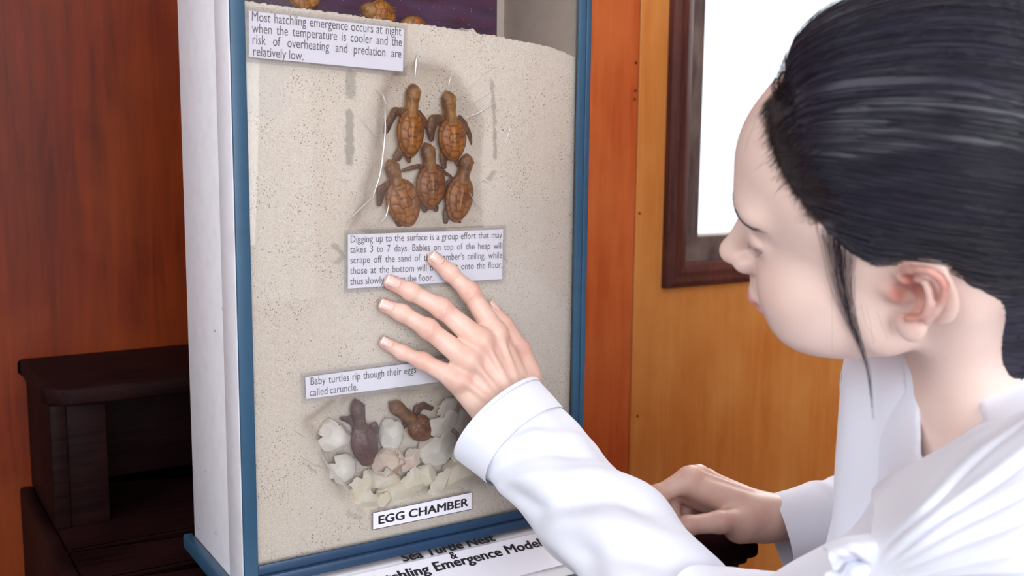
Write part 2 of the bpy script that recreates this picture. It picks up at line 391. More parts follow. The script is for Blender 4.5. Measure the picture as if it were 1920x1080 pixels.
# ------------------------------------------------------------------ dark bench under the case
ZS = .405
bench = tag(empty('bench', (.45, .99, 0)), 'dark brown polished wooden bench with plank seat, carrying the display case', 'bench')
def slab(x0, x1, y0, y1, z0, z1, r, name, corners=('fl', 'fr'), par=None):
    pts = []
    for cx, cy, tg, a0 in ((x0, y0, 'fl', 180), (x1, y0, 'fr', 270), (x1, y1, 'br', 0), (x0, y1, 'bl', 90)):
        rr = r if tg in corners else .002; sx = 1 if cx == x0 else -1; sy = 1 if cy == y0 else -1
        for k in range(9):
            a = math.radians(a0+90*k/8); pts.append((cx+sx*rr+rr*math.cos(a), cy+sy*rr+rr*math.sin(a), z0))
    b = MB(); b.prism(pts, (0, 0, z1-z0), bev=min(.004, (z1-z0)*.3)); return b.make(name, M['bench_matt' if name == 'seat_board' else 'bench_wood'], par or bench, auto=50)
for i, (y0, y1) in enumerate(((.708, .8695), (.8705, .956), (.957, 1.0425), (1.0435, 1.278))):
    slab(.152, .757, y0, y1, ZS-.016, ZS, .008 if i == 0 else .001, 'seat_board', ('fl', 'fr') if i == 0 else ())
b = MB(); b.box((.165, .722, .30), (.742, .74, ZS-.016), .003); b.box((.160, .716, ZS-.024), (.748, .73, ZS-.016), .003); b.make('apron', M['bench_wood'], bench)
for x0, x1 in ((.137, .1515), (.725, .742)):
    b = MB(); b.box((x0, .716 if x0 < .2 else .74, 0), (x1, 1.278, ZS-(.0002 if x0 < .2 else .0165)), .003); b.make('side_board', M['bench_wood'], bench)
# raised shelf that stands on the back of the bench
shelf = tag(empty('raised_shelf', (.31, 1.19, ZS)), 'dark brown open wooden shelf with rounded corner, behind the case on the bench', 'shelf')
for x0 in (.150, .462):
    b = MB(); b.box((x0, 1.108, ZS+.0002), (x0+.016, 1.262, .537), .002); b.make('upright', M['bench_wood'], shelf)
b = MB(); b.box((.166, 1.112, ZS), (.205, 1.118, .537), .001); b.make('stile', M['bench_wood'], shelf)
b = MB(); b.box((.15, 1.2625, ZS), (.478, 1.278, .537), .002); b.make('back_board', M['bench_wood'], shelf)
slab(.144, .485, 1.093, 1.278, .537, .556, .035, 'shelf_top', par=shelf)
# ------------------------------------------------------------------ the display case
t = NT('nail_grey'); M['nail_grey'] = t.set(hexlin('8d9099'), .4)
YG = .8022                         # front of the pane
BX0, BX1, BZ0, BZ1, BY1 = .249, .5955, .432, 1.03, .948
case = tag(empty('display_case', (.42, .87, ZS)), 'tall white display case with blue edges and a clear front, standing on the dark bench', 'display case')
def part(name, mat, *boxes, bev=.0008):
    b = MB()
    for lo, hi in boxes: b.box(lo, hi, bev)
    return b.make(name, M[mat], case)
part('side_panel', 'white_paint', ((BX0, YG-.001, BZ0), (BX0+.009, .838, BZ1)), ((BX0+.0003, .8381, BZ0), (BX0+.009, BY1, BZ1)), bev=.0012)
part('side_panel', 'white_paint', ((BX1-.009, YG-.001, BZ0), (BX1, BY1, BZ1)), bev=.0012)
part('inner_lining', 'inner_paint', ((BX1-.012, YG+.006, BZ0+.01), (BX1-.0091, BY1-.012, BZ1-.012)))
part('back_panel', 'inner_paint', ((BX0+.009, BY1-.012, BZ0), (BX1-.009, BY1, BZ1)))
part('top_panel', 'white_paint', ((BX0, YG-.001, BZ1), (BX1, BY1, BZ1+.012)))
part('stile', 'blue_paint', ((BX0+.0006, YG-.0045, BZ0+.003), (BX0+.0125, YG-.001, BZ1+.012)))
part('stile', 'blue_paint', ((BX1-.0145, YG-.0045, BZ0+.003), (BX1-.0006, YG-.001, BZ1+.012)), ((BX1-.0070, YG-.0062, BZ0+.004), (BX1-.0012, YG-.0045, BZ1+.011)))
part('rail', 'blue_paint', ((BX0+.0126, YG-.0045, BZ1-.006), (BX1-.0146, YG-.001, BZ1+.012)))
part('rail', 'navy_paint', ((BX0+.0126, YG-.0075, .4365), (BX1-.0146, YG-.001, .4455)), ((BX0+.0126, YG-.0040, .4456), (BX1-.0146, YG-.001, .4545)), bev=.0018)
b = MB(); b.box((BX0+.0095, YG, BZ0+.006), (BX1-.0095, YG+.003, BZ1-.002), .0003); b.make('glass_pane', M['glass'], case)
for px, py in ((365, 882), (405, 1000), (403, 620), (386, 882), (372, 990), (418, 578)):
    c = on(px, py, 0, BX0); b = MB(); b.tube([c+(.0008, 0, 0), c-(.0004, 0, 0)], .0010, 10); b.make('nail_head', M['nail_grey'], case)
# plinth: sloped panel under the pane and the blue moulding round the foot
SL0 = np.array([.42, YG-.0085, .4345]); SLD = unit((0, -1, -.46)); SLN = unit((0, -.46, 1))
FY = .738; FZ = .4345-.46*(YG-.0085-FY)
b = MB(); b.prism([(BX0-.003, YG+.02, ZS+.001), (BX0-.003, FY, ZS+.001), (BX0-.003, FY, FZ-.0015), (BX0-.003, YG-.0085, .433), (BX0-.003, YG+.02, .433)], (BX1-BX0+.006, 0, 0), .0006); b.make('plinth_panel', M['white_paint'], case)
b = MB(); b.prism([(BX0-.008, FY-.012, ZS+.0005), (BX0-.008, FY-.012, FZ-.008), (BX0-.008, FY-.010, FZ-.006), (BX0-.008, FY-.0002, FZ-.001), (BX0-.008, FY-.0002, ZS+.0005)], (BX1-BX0+.016, 0, 0), .0004); b.make('plinth_moulding', M['blue_paint'], case)
b = MB(); b.prism([(BX0-.009, FY, ZS+.0005), (BX0-.009, FY, FZ-.002), (BX0-.009, YG-.006, BZ0+.003), (BX0-.009, BY1+.006, BZ0+.003), (BX0-.009, BY1+.006, BZ0-.0105), (BX0-.009, YG+.010, BZ0-.0105), (BX0-.009, YG-.035, ZS+.0005)], (.0085, 0, 0), .0015); b.make('plinth_moulding', M['blue_paint'], case)
b = MB(); b.prism([(BX1+.0005, FY, ZS+.0005), (BX1+.0005, FY, FZ-.002), (BX1+.0005, YG-.006, BZ0+.003), (BX1+.0005, BY1+.006, BZ0+.003), (BX1+.0005, BY1+.006, ZS+.0005)], (.0085, 0, 0), .0015); b.make('plinth_moulding', M['blue_paint'], case)
b = MB(); b.box((BX0+.004, YG+.0205, ZS+.0004), (BX1-.004, BY1+.003, BZ0-.0002), .0006); b.make('plinth_core', M['bench_wood'], case)

# ------------------------------------------------------------------ sand behind the pane
def G(px, py, off=0.0): return on(px, py, 1, YG+off)             # photo point on the pane
top_prof = [(450, -4), (480, 3), (530, 10), (600, 18), (660, 27), (700, 33), (760, 42), (800, 46), (840, 51), (880, 58), (900, 62), (930, 66), (960, 72), (1000, 79), (1040, 88), (1064, 99), (1080, 106)]
TP = np.array([G(*p) for p in top_prof])
CL_H = np.array([G(*p)[[0, 2]] for p in ((735, 150), (775, 118), (850, 135), (905, 230), (900, 330), (905, 425), (700, 440), (672, 425), (705, 320), (712, 230))])   # recess round the hatchling heap
CL_E = np.array([G(*p)[[0, 2]] for p in ((585, 795), (640, 745), (720, 735), (840, 725), (960, 740), (960, 905), (880, 918), (790, 935), (690, 958), (628, 915))])   # recess of the egg chamber
def poly_d(q, poly):
    d = np.full(len(q), 1e9); ins = np.zeros(len(q), bool)
    for i in range(len(poly)):
        a, c = poly[i], poly[(i+1) % len(poly)]; e = c-a; w = q-a; t = np.clip((w@e)/(e@e), 0, 1)
        d = np.minimum(d, np.linalg.norm(w-t[:, None]*e, axis=1))
        cr = ((a[1] <= q[:, 1]) & (c[1] > q[:, 1])) | ((c[1] <= q[:, 1]) & (a[1] > q[:, 1]))
        with np.errstate(divide='ignore', invalid='ignore'): xi = a[0]+(q[:, 1]-a[1])/(c[1]-a[1])*(c[0]-a[0])
        ins ^= cr & (q[:, 0] < xi)
    return np.where(ins, -d, d)
SY0 = YG+.0036
def sand():
    nu, nv = 250, 330; x = np.linspace(BX0+.0095, BX1-.0125, nu); V = []
    tz = np.interp(x, TP[:, 0], TP[:, 2])
    tz = tz+.0006*vnoise(np.stack([x*400, x*0, x*0], 1), 3)+.0005*vnoise(np.stack([x*1500, x*0, x*0], 1), 4)
    tz += .0032*np.exp(-((x-G(891, 55)[0])/.0032)**4)            # a small lump on the crest
    s = np.linspace(0, 1, nv); X = np.repeat(x[:, None], nv, 1); Z = BZ0+.003+(tz[:, None]-BZ0-.003)*s[None]
    q = np.stack([X.ravel(), Z.ravel()], 1)
    wob = .002*vnoise(np.stack([q[:, 0]*90, q[:, 1]*90, q[:, 0]*0], 1), 7)
    dh, de = poly_d(q, CL_H)+wob, poly_d(q, CL_E)+wob
    rec = .015/(1+np.exp((dh+.002)/.0050))+.018/(1+np.exp((de+.002)/.0042))
    Y = SY0+rec+.0003*vnoise(np.stack([q[:, 0]*700, q[:, 1]*700, q[:, 0]*0], 1), 1)+.00025
    front = np.stack([q[:, 0], Y, q[:, 1]], 1)
    # crest and back
    rows = [front.reshape(nu, nv, 3)]
    ny = 14; cr = np.zeros((nu, ny, 3)); yy = np.linspace(SY0+.0004, BY1-.0135, ny+1)[1:]
    for k in range(ny):
        cr[:, k, 0] = x; cr[:, k, 1] = yy[k]; cr[:, k, 2] = tz+.001*min(k, 3)+.002*vnoise(np.stack([x*120, np.full(nu, yy[k]*120), x*0], 1), 9)*(k > 0)
    A = np.concatenate([rows[0], cr, np.stack([x, np.full(nu, yy[-1]), np.full(nu, BZ0+.003)], 1)[:, None]], 1)
    V = A.reshape(-1, 3); F = grid_faces(nu, A.shape[1])
    o = mesh_obj('sand_fill', V, [f[::-1] for f in F], M['sand'])
    # old grey sealant marks behind the pane, irregular outline
    xz = V[:, [0, 2]]; seal = np.zeros(len(V)); nz = vnoise(np.stack([xz[:, 0]*260, xz[:, 1]*260, xz[:, 0]*0], 1), 5)+.6*vnoise(np.stack([xz[:, 0]*700, xz[:, 1]*700, xz[:, 0]*0], 1), 6)
    def strip(pts, w, g=1.0):
        pp = np.array([G(*p)[[0, 2]] for p in pts]); d = np.full(len(xz), 1e9)
        for i in range(len(pp)-1):
            e = pp[i+1]-pp[i]; t_ = np.clip(((xz-pp[i])@e)/(e@e), 0, 1); d = np.minimum(d, np.linalg.norm(xz-pp[i]-t_[:, None]*e, axis=1))
        np.maximum(seal, g*np.clip((w-d+.0012*nz)/.0012, 0, 1), out=seal)
    strip([(661, 140), (660, 175)], .0052, .8); strip([(659, 215), (659, 305)], .0046, .95)
    strip([(927, 152), (931, 215), (933, 296)], .0026, .9); strip([(931, 322), (922, 334)], .0022, .8)
    strip([(632, 462), (648, 480), (636, 492)], .0030, .8); strip([(945, 478), (955, 492)], .0016, .7); strip([(655, 965), (680, 975)], .0026, .5); strip([(575, 872), (596, 888)], .0016, .8)
    glare = np.zeros(len(V))  # pale reflections on the pane, painted into the sand colour
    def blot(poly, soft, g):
        d = poly_d(xz, np.array([G(*p)[[0, 2]] for p in poly])); np.maximum(glare, g*np.clip(.5-(d+.0006*nz)/soft, 0, 1), out=glare)
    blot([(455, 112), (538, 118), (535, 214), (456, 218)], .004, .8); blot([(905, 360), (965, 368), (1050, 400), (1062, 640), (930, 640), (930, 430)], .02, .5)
    set_attr(o, 'seal', seal); set_attr(o, 'glare', glare)
    return tag(o, 'pale speckled beach sand filling the case behind the clear front', 'sand', kind='stuff')
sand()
# dark purple picture on the back of the case
pxr = on(932, 30, 1, BY1-.013)
b = MB(); b.box((BX0+.0095, BY1-.0128, .86), (pxr[0], BY1-.0122, BZ1-.004), 0); tag(b.make('poster', M['poster']), 'dark purple dusk picture on the back wall inside the top of the case', 'poster')

# ------------------------------------------------------------------ writing
def text_mesh(s, bold=0.0):                                   # bold: the letter laid a few times side by side
    cu = bpy.data.curves.new('t', 'FONT'); cu.body = s; cu.size = 1; cu.resolution_u = 3; cu.fill_mode = 'FRONT'
    o = bpy.data.objects.new('t', cu); COL.objects.link(o); dg = bpy.context.evaluated_depsgraph_get(); dg.update()
    me = bpy.data.meshes.new_from_object(o.evaluated_get(dg)); V = np.array([v.co[:] for v in me.vertices]).reshape(-1, 3); F = [list(p.vertices) for p in me.polygons]
    bpy.data.objects.remove(o); bpy.data.curves.remove(cu); bpy.data.meshes.remove(me)
    if bold:
        V0, F0, V, F = V, F, [], []
        for k, (a, c) in enumerate(((0, 0), (1, 0), (-1, 0), (0, 1), (0, -1), (.7, .7), (-.7, .7), (.7, -.7), (-.7, -.7))): V.append(V0+np.array((a*bold, c*bold*.6, k*.0012))); F += [[i+k*len(V0) for i in f] for f in F0]
        V = np.vstack(V)
    return V, F
_gly = {}
def glyphs(s, bold=0.0):
    if (s, bold) not in _gly: _gly[(s, bold)] = text_mesh(s, bold)
    return _gly[(s, bold)]
def wwidth(s, bold): V, F = glyphs(s, bold); return V[:, 0].max()
def lay_line(mb, s, p0, p1, up, xh, bold=0.0, justify=True, cond=None):
    if cond and not justify:
        ws_ = s.split(' '); tot_ = sum(wwidth(w, bold) for w in ws_)+.27*(len(ws_)-1); p1 = np.asarray(p0)+(np.asarray(p1)-np.asarray(p0))*(cond*tot_/np.linalg.norm(np.asarray(p1)-np.asarray(p0)))
    """one line of writing from p0 to p1 (3-D), letters xh tall (em) along up; words spread to fill"""
    p0, p1 = np.asarray(p0), np.asarray(p1); L = np.linalg.norm(p1-p0); d = (p1-p0)/L; up = unit(up-d*np.dot(up, d)); n = np.cross(d, up)
    ws = s.split(' '); wid = [wwidth(w, bold) for w in ws]; tot = sum(wid); sp = .27
    if justify:
        kx = cond or min(xh, L/(tot+.2*(len(ws)-1))); gap = (L-tot*kx)/max(1, len(ws)-1)
    else:
        kx = L/(tot+sp*(len(ws)-1)); gap = sp*kx
    x = 0.0
    for w, wd in zip(ws, wid):
        V, F = glyphs(w, bold); mb.add(p0+d*(x+V[:, :1]*kx)+up*(V[:, 1:2]*xh)+n*(.00008+V[:, 2:3]*.004), F); x += wd*kx+gap
def label(name, corners, plane, lines, lbl, cat, xh, bold=0.0, lam=.0, border=False, ink='ink', group=None, cond=None):
    """corners TL TR BR BL in the photo; plane maps a photo point to the surface; lines = (text, left px, right px, justify)"""
    tl, tr, br, bl = [plane(*c) for c in corners]; n = unit(np.cross(tr-tl, tl-bl)); n = n if n@(CAM-tl) > 0 else -n
    ux, uy = unit(tr-tl), unit(tl-bl); root = tag(empty(name, (bl+br)/2), lbl, cat, group)
    def sheet(e, z0, z1, nm, mat):
        b = MB(); q = [tl-ux*e+uy*e, bl-ux*e-uy*e, br+ux*e-uy*e, tr+ux*e+uy*e]; b.prism([p+n*z0 for p in q], n*(z1-z0)); return b.make(nm, M[mat], root, smooth=False)
    sheet(0, .00005, .0003, 'paper', 'paper')
    mb = MB()
    if len(lines) > 1: cond = min(np.linalg.norm(plane(*c)-plane(*a))/(sum(wwidth(w, bold) for w in txt.split(' '))+.36*txt.count(' ')) for txt, a, c, jus in lines if jus or len(lines) < 3)
    for txt, a, c, jus in lines: lay_line(mb, txt, plane(*a)+n*.00032, plane(*c)+n*.00032, uy, xh, bold, jus, cond)
    if border:
        q = [tl, bl, br, tr]
        for i in range(4):
            a, c = q[i], q[(i+1) % 4]; dd = unit(c-a); inn = unit((tl+br)/2-(a+c)/2-dd*np.dot((tl+br)/2-(a+c)/2, dd))
            mb.add([a+n*.0004, c+n*.0004, c+inn*.0006+n*.0004, a+inn*.0006+n*.0004], [[0, 1, 2, 3]])
    mb.make('lettering', M[ink], root, smooth=False)
    if lam: sheet(lam, .0005, .0007, 'clear_cover', 'laminate')
    return root
gp = lambda x, y: G(x, y, -.0003)
label('information_label', [(466, 20), (757, 54), (755, 134), (466, 107)], gp,
      [('Most hatchling emergence occurs at night', (471, 39), (752, 67), True), ('when the temperature is cooler and the', (472, 61), (753, 87), True),
       ('risk of overheating and predation are', (472, 82), (752, 109), True), ('relatively low.', (473, 104), (566, 113), False)],
      'laminated white label about hatchlings emerging at night, at the top left of the pane', 'label', .0108, lam=.004)
label('information_label', [(652, 440), (943, 430), (941, 523), (652, 541)], gp,
      [('Digging up to the surface is a group effort that may', (656, 455), (941, 446), True), ('takes 3 to 7 days. Babies on top of the heap will', (656, 474), (941, 466), True),
       ("scrape off the sand of the chamber's ceiling, while", (656, 494), (941, 484), True), ('those at the bottom will trample it onto the floor,', (656, 514), (941, 502), True), ('thus slowly raising the floor.', (656, 534), (809, 526), False)],
      'laminated white label about digging up, under the heap of hatchlings and behind the fingertips', 'label', .0088, lam=.004)
label('information_label', [(572, 707), (900, 664), (900, 706), (574, 748)], gp,
      [('Baby turtles rip though their eggs', (581, 722), (780, 699), True), ('called caruncle.', (580, 743), (674, 731), False)],
      'laminated white label about baby turtles ripping eggs, above the eggshells', 'label', .0095, lam=.004)
label('title_label', [(698, 961), (885, 922), (885, 955), (698, 994)], gp, [('EGG CHAMBER', (708, 983), (878, 948), False)],
      'small white label with a black border reading EGG CHAMBER, at the foot of the pane', 'label', .0110, bold=.032, border=True, ink='black_ink')
sp_ = lambda x, y: onplane(x, y, SL0, SLN)+SLN*.0003
a1, a2 = sp_(757, 1056), sp_(929, 1013); mid = (a1[0]+a2[0])/2
r3 = sp_(1018, 1024); y3 = r3[1]; z3 = r3[2]; l3 = np.array([2*mid-r3[0], y3, z3])
def sign():
    root = tag(empty('name_sign', (mid, FY+.005, FZ)), 'long white paper sign naming the turtle nest model, on the sloped plinth front', 'sign')
    t0 = SL0+SLD*.006; t1 = SL0+SLD*.050; x0, x1 = BX0+.03, BX1-.03
    b = MB(); q = [np.array([x0, t0[1], t0[2]]), np.array([x0, t1[1], t1[2]]), np.array([x1, t1[1], t1[2]]), np.array([x1, t0[1], t0[2]])]
    b.prism([p+SLN*.0001 for p in q], SLN*.0003); b.make('paper', M['paper'], root, smooth=False)
    mb = MB(); up = -SLD; e = SLN*.0003
    lay_line(mb, 'Sea Turtle Nest', np.array([a1[0], (a1[1]+a2[1])/2, (a1[2]+a2[2])/2])+e, np.array([a2[0], (a1[1]+a2[1])/2, (a1[2]+a2[2])/2])+e, up, .0135, .036, False)
    c = sp_(853, 1048); lay_line(mb, '&', c-(.0035, 0, 0)+e, c+(.0035, 0, 0)+e, up, .0125, .036, False)
    lay_line(mb, 'Hatchling Emergence Model', l3+e, r3+e, up, .0150, .036, False)
    mb.make('lettering', M['black_ink'], root, smooth=False); return root
sign()
# ------------------------------------------------------------------ hatchlings
def hatchling(name, nose, neck, tail, wpx, flips, lbl, mauve=0.0, dark=0.0, y0=.0125, group=None, tilt=0.0, scale=1.0):
    y0_ = YG+y0; pt = lambda q: on(q[0], q[1], 1, y0_)
    N, K, T = pt(nose), pt(neck), pt(tail); a = unit(K-T); dn = np.array((0, -1., 0)); s = np.cross(a, dn); Mx = np.stack([s, a, dn], 1)
    Lc = np.linalg.norm(K-T); Wd = wpx/CF*((K+T)/2-CAM)@FW/2*1.10; hd = unit(N-K); hs = np.cross(hd, dn); Hm = np.stack([hs, hd, dn], 1); nl = np.linalg.norm(N-K)
    hc = K+hd*(nl-.0098)+dn*.0016
    FL = [([pt(q) for q in pts], w/CF*((K+T)/2-CAM)@FW/2) for pts, w in flips]
    k2 = np.array((1, 2.1, 1))
    def f(p):
        d = d_ell(p, (K+T)/2-dn*.0012, (Wd*.95, Lc*.51, .0050), Mx)
        d = smin(d, d_cone(p, K-a*.004, hc-hd*.003, .0062, .0056), .004)
        d = smin(d, d_ell(p, hc, (.0064, .0082, .0054), Hm), .003)
        d = smin(d, d_cone(p, hc+hd*.0035-dn*.0002, N-hd*.0012-dn*.0008, .0048, .0010), .003)
        for sg in (1, -1): d = smin(d, d_ell(p, hc+hs*sg*.0048+hd*.0022+dn*.0020, (.0019,)*3), .0012)
        q = p*k2
        for pts, w in FL:
            n = len(pts); r = [w*(.62+.5*math.sin(math.pi*min(1, .25+.75*i/(n-1)))) for i in range(n)]
            d = smin(d, d_chain(q, [x*k2+(0, .003, 0) for x in pts], r)*.6, .0022)
        return d+.00018*vnoise(p*900, 3)
    allp = np.array([N, K, T]+[x for pts, w in FL for x in pts])
    V, F = sn_mesh(f, allp.min(0)-.014, allp.max(0)+.014, .00065, blk=8)
    o = mesh_obj(name, V, F, M['turtle'], origin=(K+T)/2)
    dk = np.zeros(len(V))
    for pts, w in FL:
        pts = np.array(pts); dd = np.full(len(V), 1e9)
        for i in range(len(pts)-1):
            e = pts[i+1]-pts[i]; t_ = np.clip(((V-pts[i])@e)/(e@e), 0, 1); dd = np.minimum(dd, np.linalg.norm((V-pts[i]-t_[:, None]*e)*(1, .5, 1), axis=1))
        dk = np.maximum(dk, np.clip(1.5-dd/(w*1.1), 0, 1)*.85)
    dk = np.maximum(dk, .75*np.exp(-(np.linalg.norm(V-(hc-hs*.004+hd*.001), axis=1)/.0042)**2)); dk = np.maximum(dk, dark)
    set_attr(o, 'dark', dk); set_attr(o, 'mauve', np.full(len(V), mauve))
    # shell: three-keeled dome with scutes
    nr, nf = 22, 72; P_ = []; gr = []
    for i in range(nr):
        r = (i/(nr-1))**.8
        for j in range(nf):
            ph = 2*math.pi*j/nf; x = math.cos(ph)*(1+.10*math.sin(ph)-.10*max(0, -math.sin(ph))**3); y = math.sin(ph); X, Y = r*x, r*y
            h = .0058*(max(0, 1-r*r))**.62+.0007*math.exp(-(X/.07)**2)*(1-r)+.0004*(math.exp(-((abs(X)-.5)/.08)**2))*(1-r)
            ax, g = abs(X), 9.0
            vb = .30+.07*math.cos(Y*7.8); g = min(g, abs(ax-vb)*1.2)
            if ax < vb: g = min(g, min(abs(Y-q) for q in (.62, .24, -.16, -.54)))
            elif r < .86: g = min(g, min(abs(Y-q-.25*(ax-vb)) for q in (.42, .04, -.36)))
            g = min(g, abs(r-.86)*.9)
            if r > .86: g = min(g, abs(((ph*11/math.pi) % 1)-.5)*.3)
            gv = math.exp(-(g/.035)**2); gr.append(gv)
            P_.append((K+T)/2+dn*(h-.00045*gv+.0016)+s*X*Wd*1.04+a*Y*Lc*.515)
    F = [[(i*nf+j), (i*nf+(j+1) % nf), ((i+1)*nf+(j+1) % nf), ((i+1)*nf+j)] for i in range(nr-1) for j in range(nf)]
    c = mesh_obj('carapace', P_, F, M['carapace'], o); set_attr(c, 'groove', gr); set_attr(c, 'mauve', np.full(len(P_), mauve))
    md = c.modifiers.new('thick', 'SOLIDIFY'); md.thickness = .0008; md.offset = -1
    for sg in (1, -1):
        b = MB(); e = hc+hs*sg*.0051+hd*.0026+dn*.0024; b.tube([e-dn*.001-hs*sg*.0004, e+dn*.0004+hs*sg*.0002, e+dn*.0010+hs*sg*.0005], [.0012, .0011, .0004], 10); b.make('eye', M['eye_black'], o)
    return tag(o, lbl, 'turtle', group)
def z3(*p): return [(640+x*.2963, 120+y*.2963) for x, y in p]
def z5(*p): return [(540+x*.3147, 660+y*.3147) for x, y in p]
GH = 'hatchlings in the heap'
hatchling('hatchling_turtle', *z3((455, 118), (440, 290), (425, 585)), 47, [(z3((385, 300), (345, 300), (310, 365), (292, 425)), 15), (z3((495, 310), (530, 360), (552, 410)), 12), (z3((385, 540), (360, 585), (345, 605)), 17), (z3((425, 560), (434, 612)), 15)],
          'brown hatchling turtle at the upper left of the heap, nose under the top label', y0=.0115, group=GH)
hatchling('hatchling_turtle', *z3((663, 163), (690, 345), (702, 607)), 50, [(z3((625, 350), (588, 355), (572, 420), (576, 470)), 19), (z3((755, 338), (785, 375), (815, 440), (830, 505)), 10), (z3((650, 580), (655, 650)), 17), (z3((730, 585), (742, 635)), 13)],
          'orange brown hatchling turtle with clear scutes, at the upper right of the heap', y0=.0115, group=GH)
hatchling('hatchling_turtle', *z3((530, 493), (560, 640), (562, 912)), 52, [(z3((500, 645), (440, 660), (388, 675)), 9), (z3((610, 645), (660, 690), (700, 712)), 8), (z3((520, 870), (534, 922)), 19), (z3((592, 870), (604, 918)), 18)],
          'pale yellowish hatchling turtle in the middle of the heap', mauve=.28, y0=.0130, group=GH)
hatchling('hatchling_turtle', *z3((298, 600), (345, 740), (432, 1018)), 58, [(z3((295, 770), (256, 800), (246, 885)), 17), (z3((390, 745), (420, 748)), 8), (z3((365, 980), (371, 1030)), 19), (z3((450, 980), (462, 1015)), 11)],
          'reddish brown hatchling turtle at the lower left of the heap', mauve=.12, y0=.0120, group=GH)
hatchling('hatchling_turtle', *z3((800, 563), (765, 710), (712, 992)), 49, [(z3((700, 735), (660, 780), (642, 848)), 12), (z3((815, 730), (850, 775), (851, 855)), 10), (z3((672, 940), (664, 1000)), 17), (z3((745, 965), (750, 1010)), 15)],
          'dark brown hatchling turtle at the lower right of the heap', dark=.35, mauve=.15, y0=.0120, group=GH)
hatchling('hatchling_turtle', *z5((400, 278), (425, 430), (482, 668)), 44, [(z5((470, 470), (520, 440), (540, 480)), 14), (z5((425, 450), (370, 405), (325, 398)), 13), (z5((470, 640), (450, 668)), 12)],
          'dull purple hatchling turtle standing upright beside the leftmost eggshell', mauve=.9, dark=.3, y0=.0150, group='hatchlings in the egg chamber')
hatchling('hatchling_turtle', *z5((602, 298), (735, 400), (835, 505)), 40, [(z5((765, 400), (775, 340), (810, 322), (860, 338)), 15), (z5((700, 430), (690, 460)), 10)],
          'hatchling turtle with a mustard head, lying right of the upright one among eggshells', mauve=.55, y0=.0160, group='hatchlings in the egg chamber')
GT = 'hatchlings on the sand'
hatchling('hatchling_turtle', (672, 14), (690, 20), (738, 36), 44, [([(700, 34), (690, 48)], 10), ([(728, 20), (742, 14)], 9)], 'small brown hatchling crawling on the sand crest above the top label', y0=.0260, group=GT, dark=.2)
hatchling('hatchling_turtle', (752, 40), (762, 44), (796, 52), 26, [([(768, 50), (762, 58)], 7)], 'smallest brown hatchling on the sand crest, right of the larger one', y0=.0300, group=GT, dark=.1)
hatchling('hatchling_turtle', (600, 2), (588, 0), (540, -8), 40, [([(585, 8), (596, 16)], 9)], 'brown hatchling at the sand crest, nearest the left edge of the case', y0=.0280, group=GT, dark=.1)

# ------------------------------------------------------------------ broken eggshells
rs = np.random.default_rng(5)
def eggshell(cx, cy, rx, ry, rot, th, mat, lbl, off=0.0, tiltu=0.0, tiltv=0.0, seed=0, concave=False, bite=None, crump=1.0):
    nt, nf = 40, 96; k = (on(cx, cy, 1, YG+.01)-CAM)@FW/CF; RX, RY = rx*k/min(1, math.sin(min(th, 1.5))), ry*k/min(1, math.sin(min(th, 1.5))); RZ = min(.0098, (RX+RY)/2*.8)
    c = on(cx, cy, 1, YG+.0042+off+RZ); ca, sa = math.cos(math.radians(rot)), math.sin(math.radians(rot)); P_ = []
    fr = rs.uniform(0, 6.28, 6)
    for i in range(nt):
        for j in range(nf):
            ph = 2*math.pi*j/nf
            jag = .06*math.sin(3*ph+fr[0])+.06*math.sin(5*ph+fr[1])+.05*math.sin(9*ph+fr[2])+.04*math.sin(17*ph+fr[3])+.03*math.sin(29*ph+fr[4])
            e = (th if th < 1.19 else 2.25)*(1+.9*jag)
            if bite: 
                for bp, bw, bd in bite: e *= 1-bd*max(0., 1-(abs((ph-math.radians(bp)+math.pi) % (2*math.pi)-math.pi)/math.radians(bw))**1.5)
            t_ = e*i/(nt-1); x, y, z = math.sin(t_)*math.cos(ph), math.sin(t_)*math.sin(ph), math.cos(t_)
            P_.append((x, y, z))
    Q = np.array(P_); nz = vnoise(Q*2.2+seed*7.3, seed+40); fl = np.abs(vnoise(Q*3.1+seed*3.7, seed+60))
    edge = np.tile(np.linspace(0, 1, nt)[:, None], (1, nf)).ravel()
    rad_ = 1+.05*nz+.07*np.clip((edge-.86)/.14, 0, 1)*np.sign(nz+.2)
    rp = np.random.default_rng(seed+200)
    for _ in range(9):                                            # creased, partly flattened faces
        n_ = unit(rp.normal(0, 1, 3)*(1, 1, .7)+(0, 0, .35)); dd_ = Q@n_; h_ = rp.uniform(.70, .93); rad_ = np.where(dd_ > .05, np.minimum(rad_, h_/np.maximum(dd_, .05)), rad_)
    Q = Q*rad_[:, None]
    X, Y, Z = Q[:, 0]*RX, Q[:, 1]*RY, Q[:, 2]*RZ
    if concave: Z = -Z+RZ*1.0
    X, Y = X*ca-Y*sa, X*sa+Y*ca
    tu, tv = math.radians(tiltu), math.radians(tiltv)
    X, Z = X*math.cos(tu)+Z*math.sin(tu), -X*math.sin(tu)+Z*math.cos(tu); Y, Z = Y*math.cos(tv)+Z*math.sin(tv), -Y*math.sin(tv)+Z*math.cos(tv)
    V = np.stack([c[0]+X, c[1]-Z, c[2]+Y], 1); V[:, 1] = np.maximum(V[:, 1], YG+.0040+.0003*vnoise(V*300, 1)); V[:, 1] = np.minimum(V[:, 1], SY0+.0192)
    o = mesh_obj('broken_eggshell', V, grid_faces(nt, nf, True), M[mat]); md = o.modifiers.new('thick', 'SOLIDIFY'); md.thickness = .0006; md.offset = 0
    return tag(o, lbl, 'eggshell', 'broken eggshells in the egg chamber')
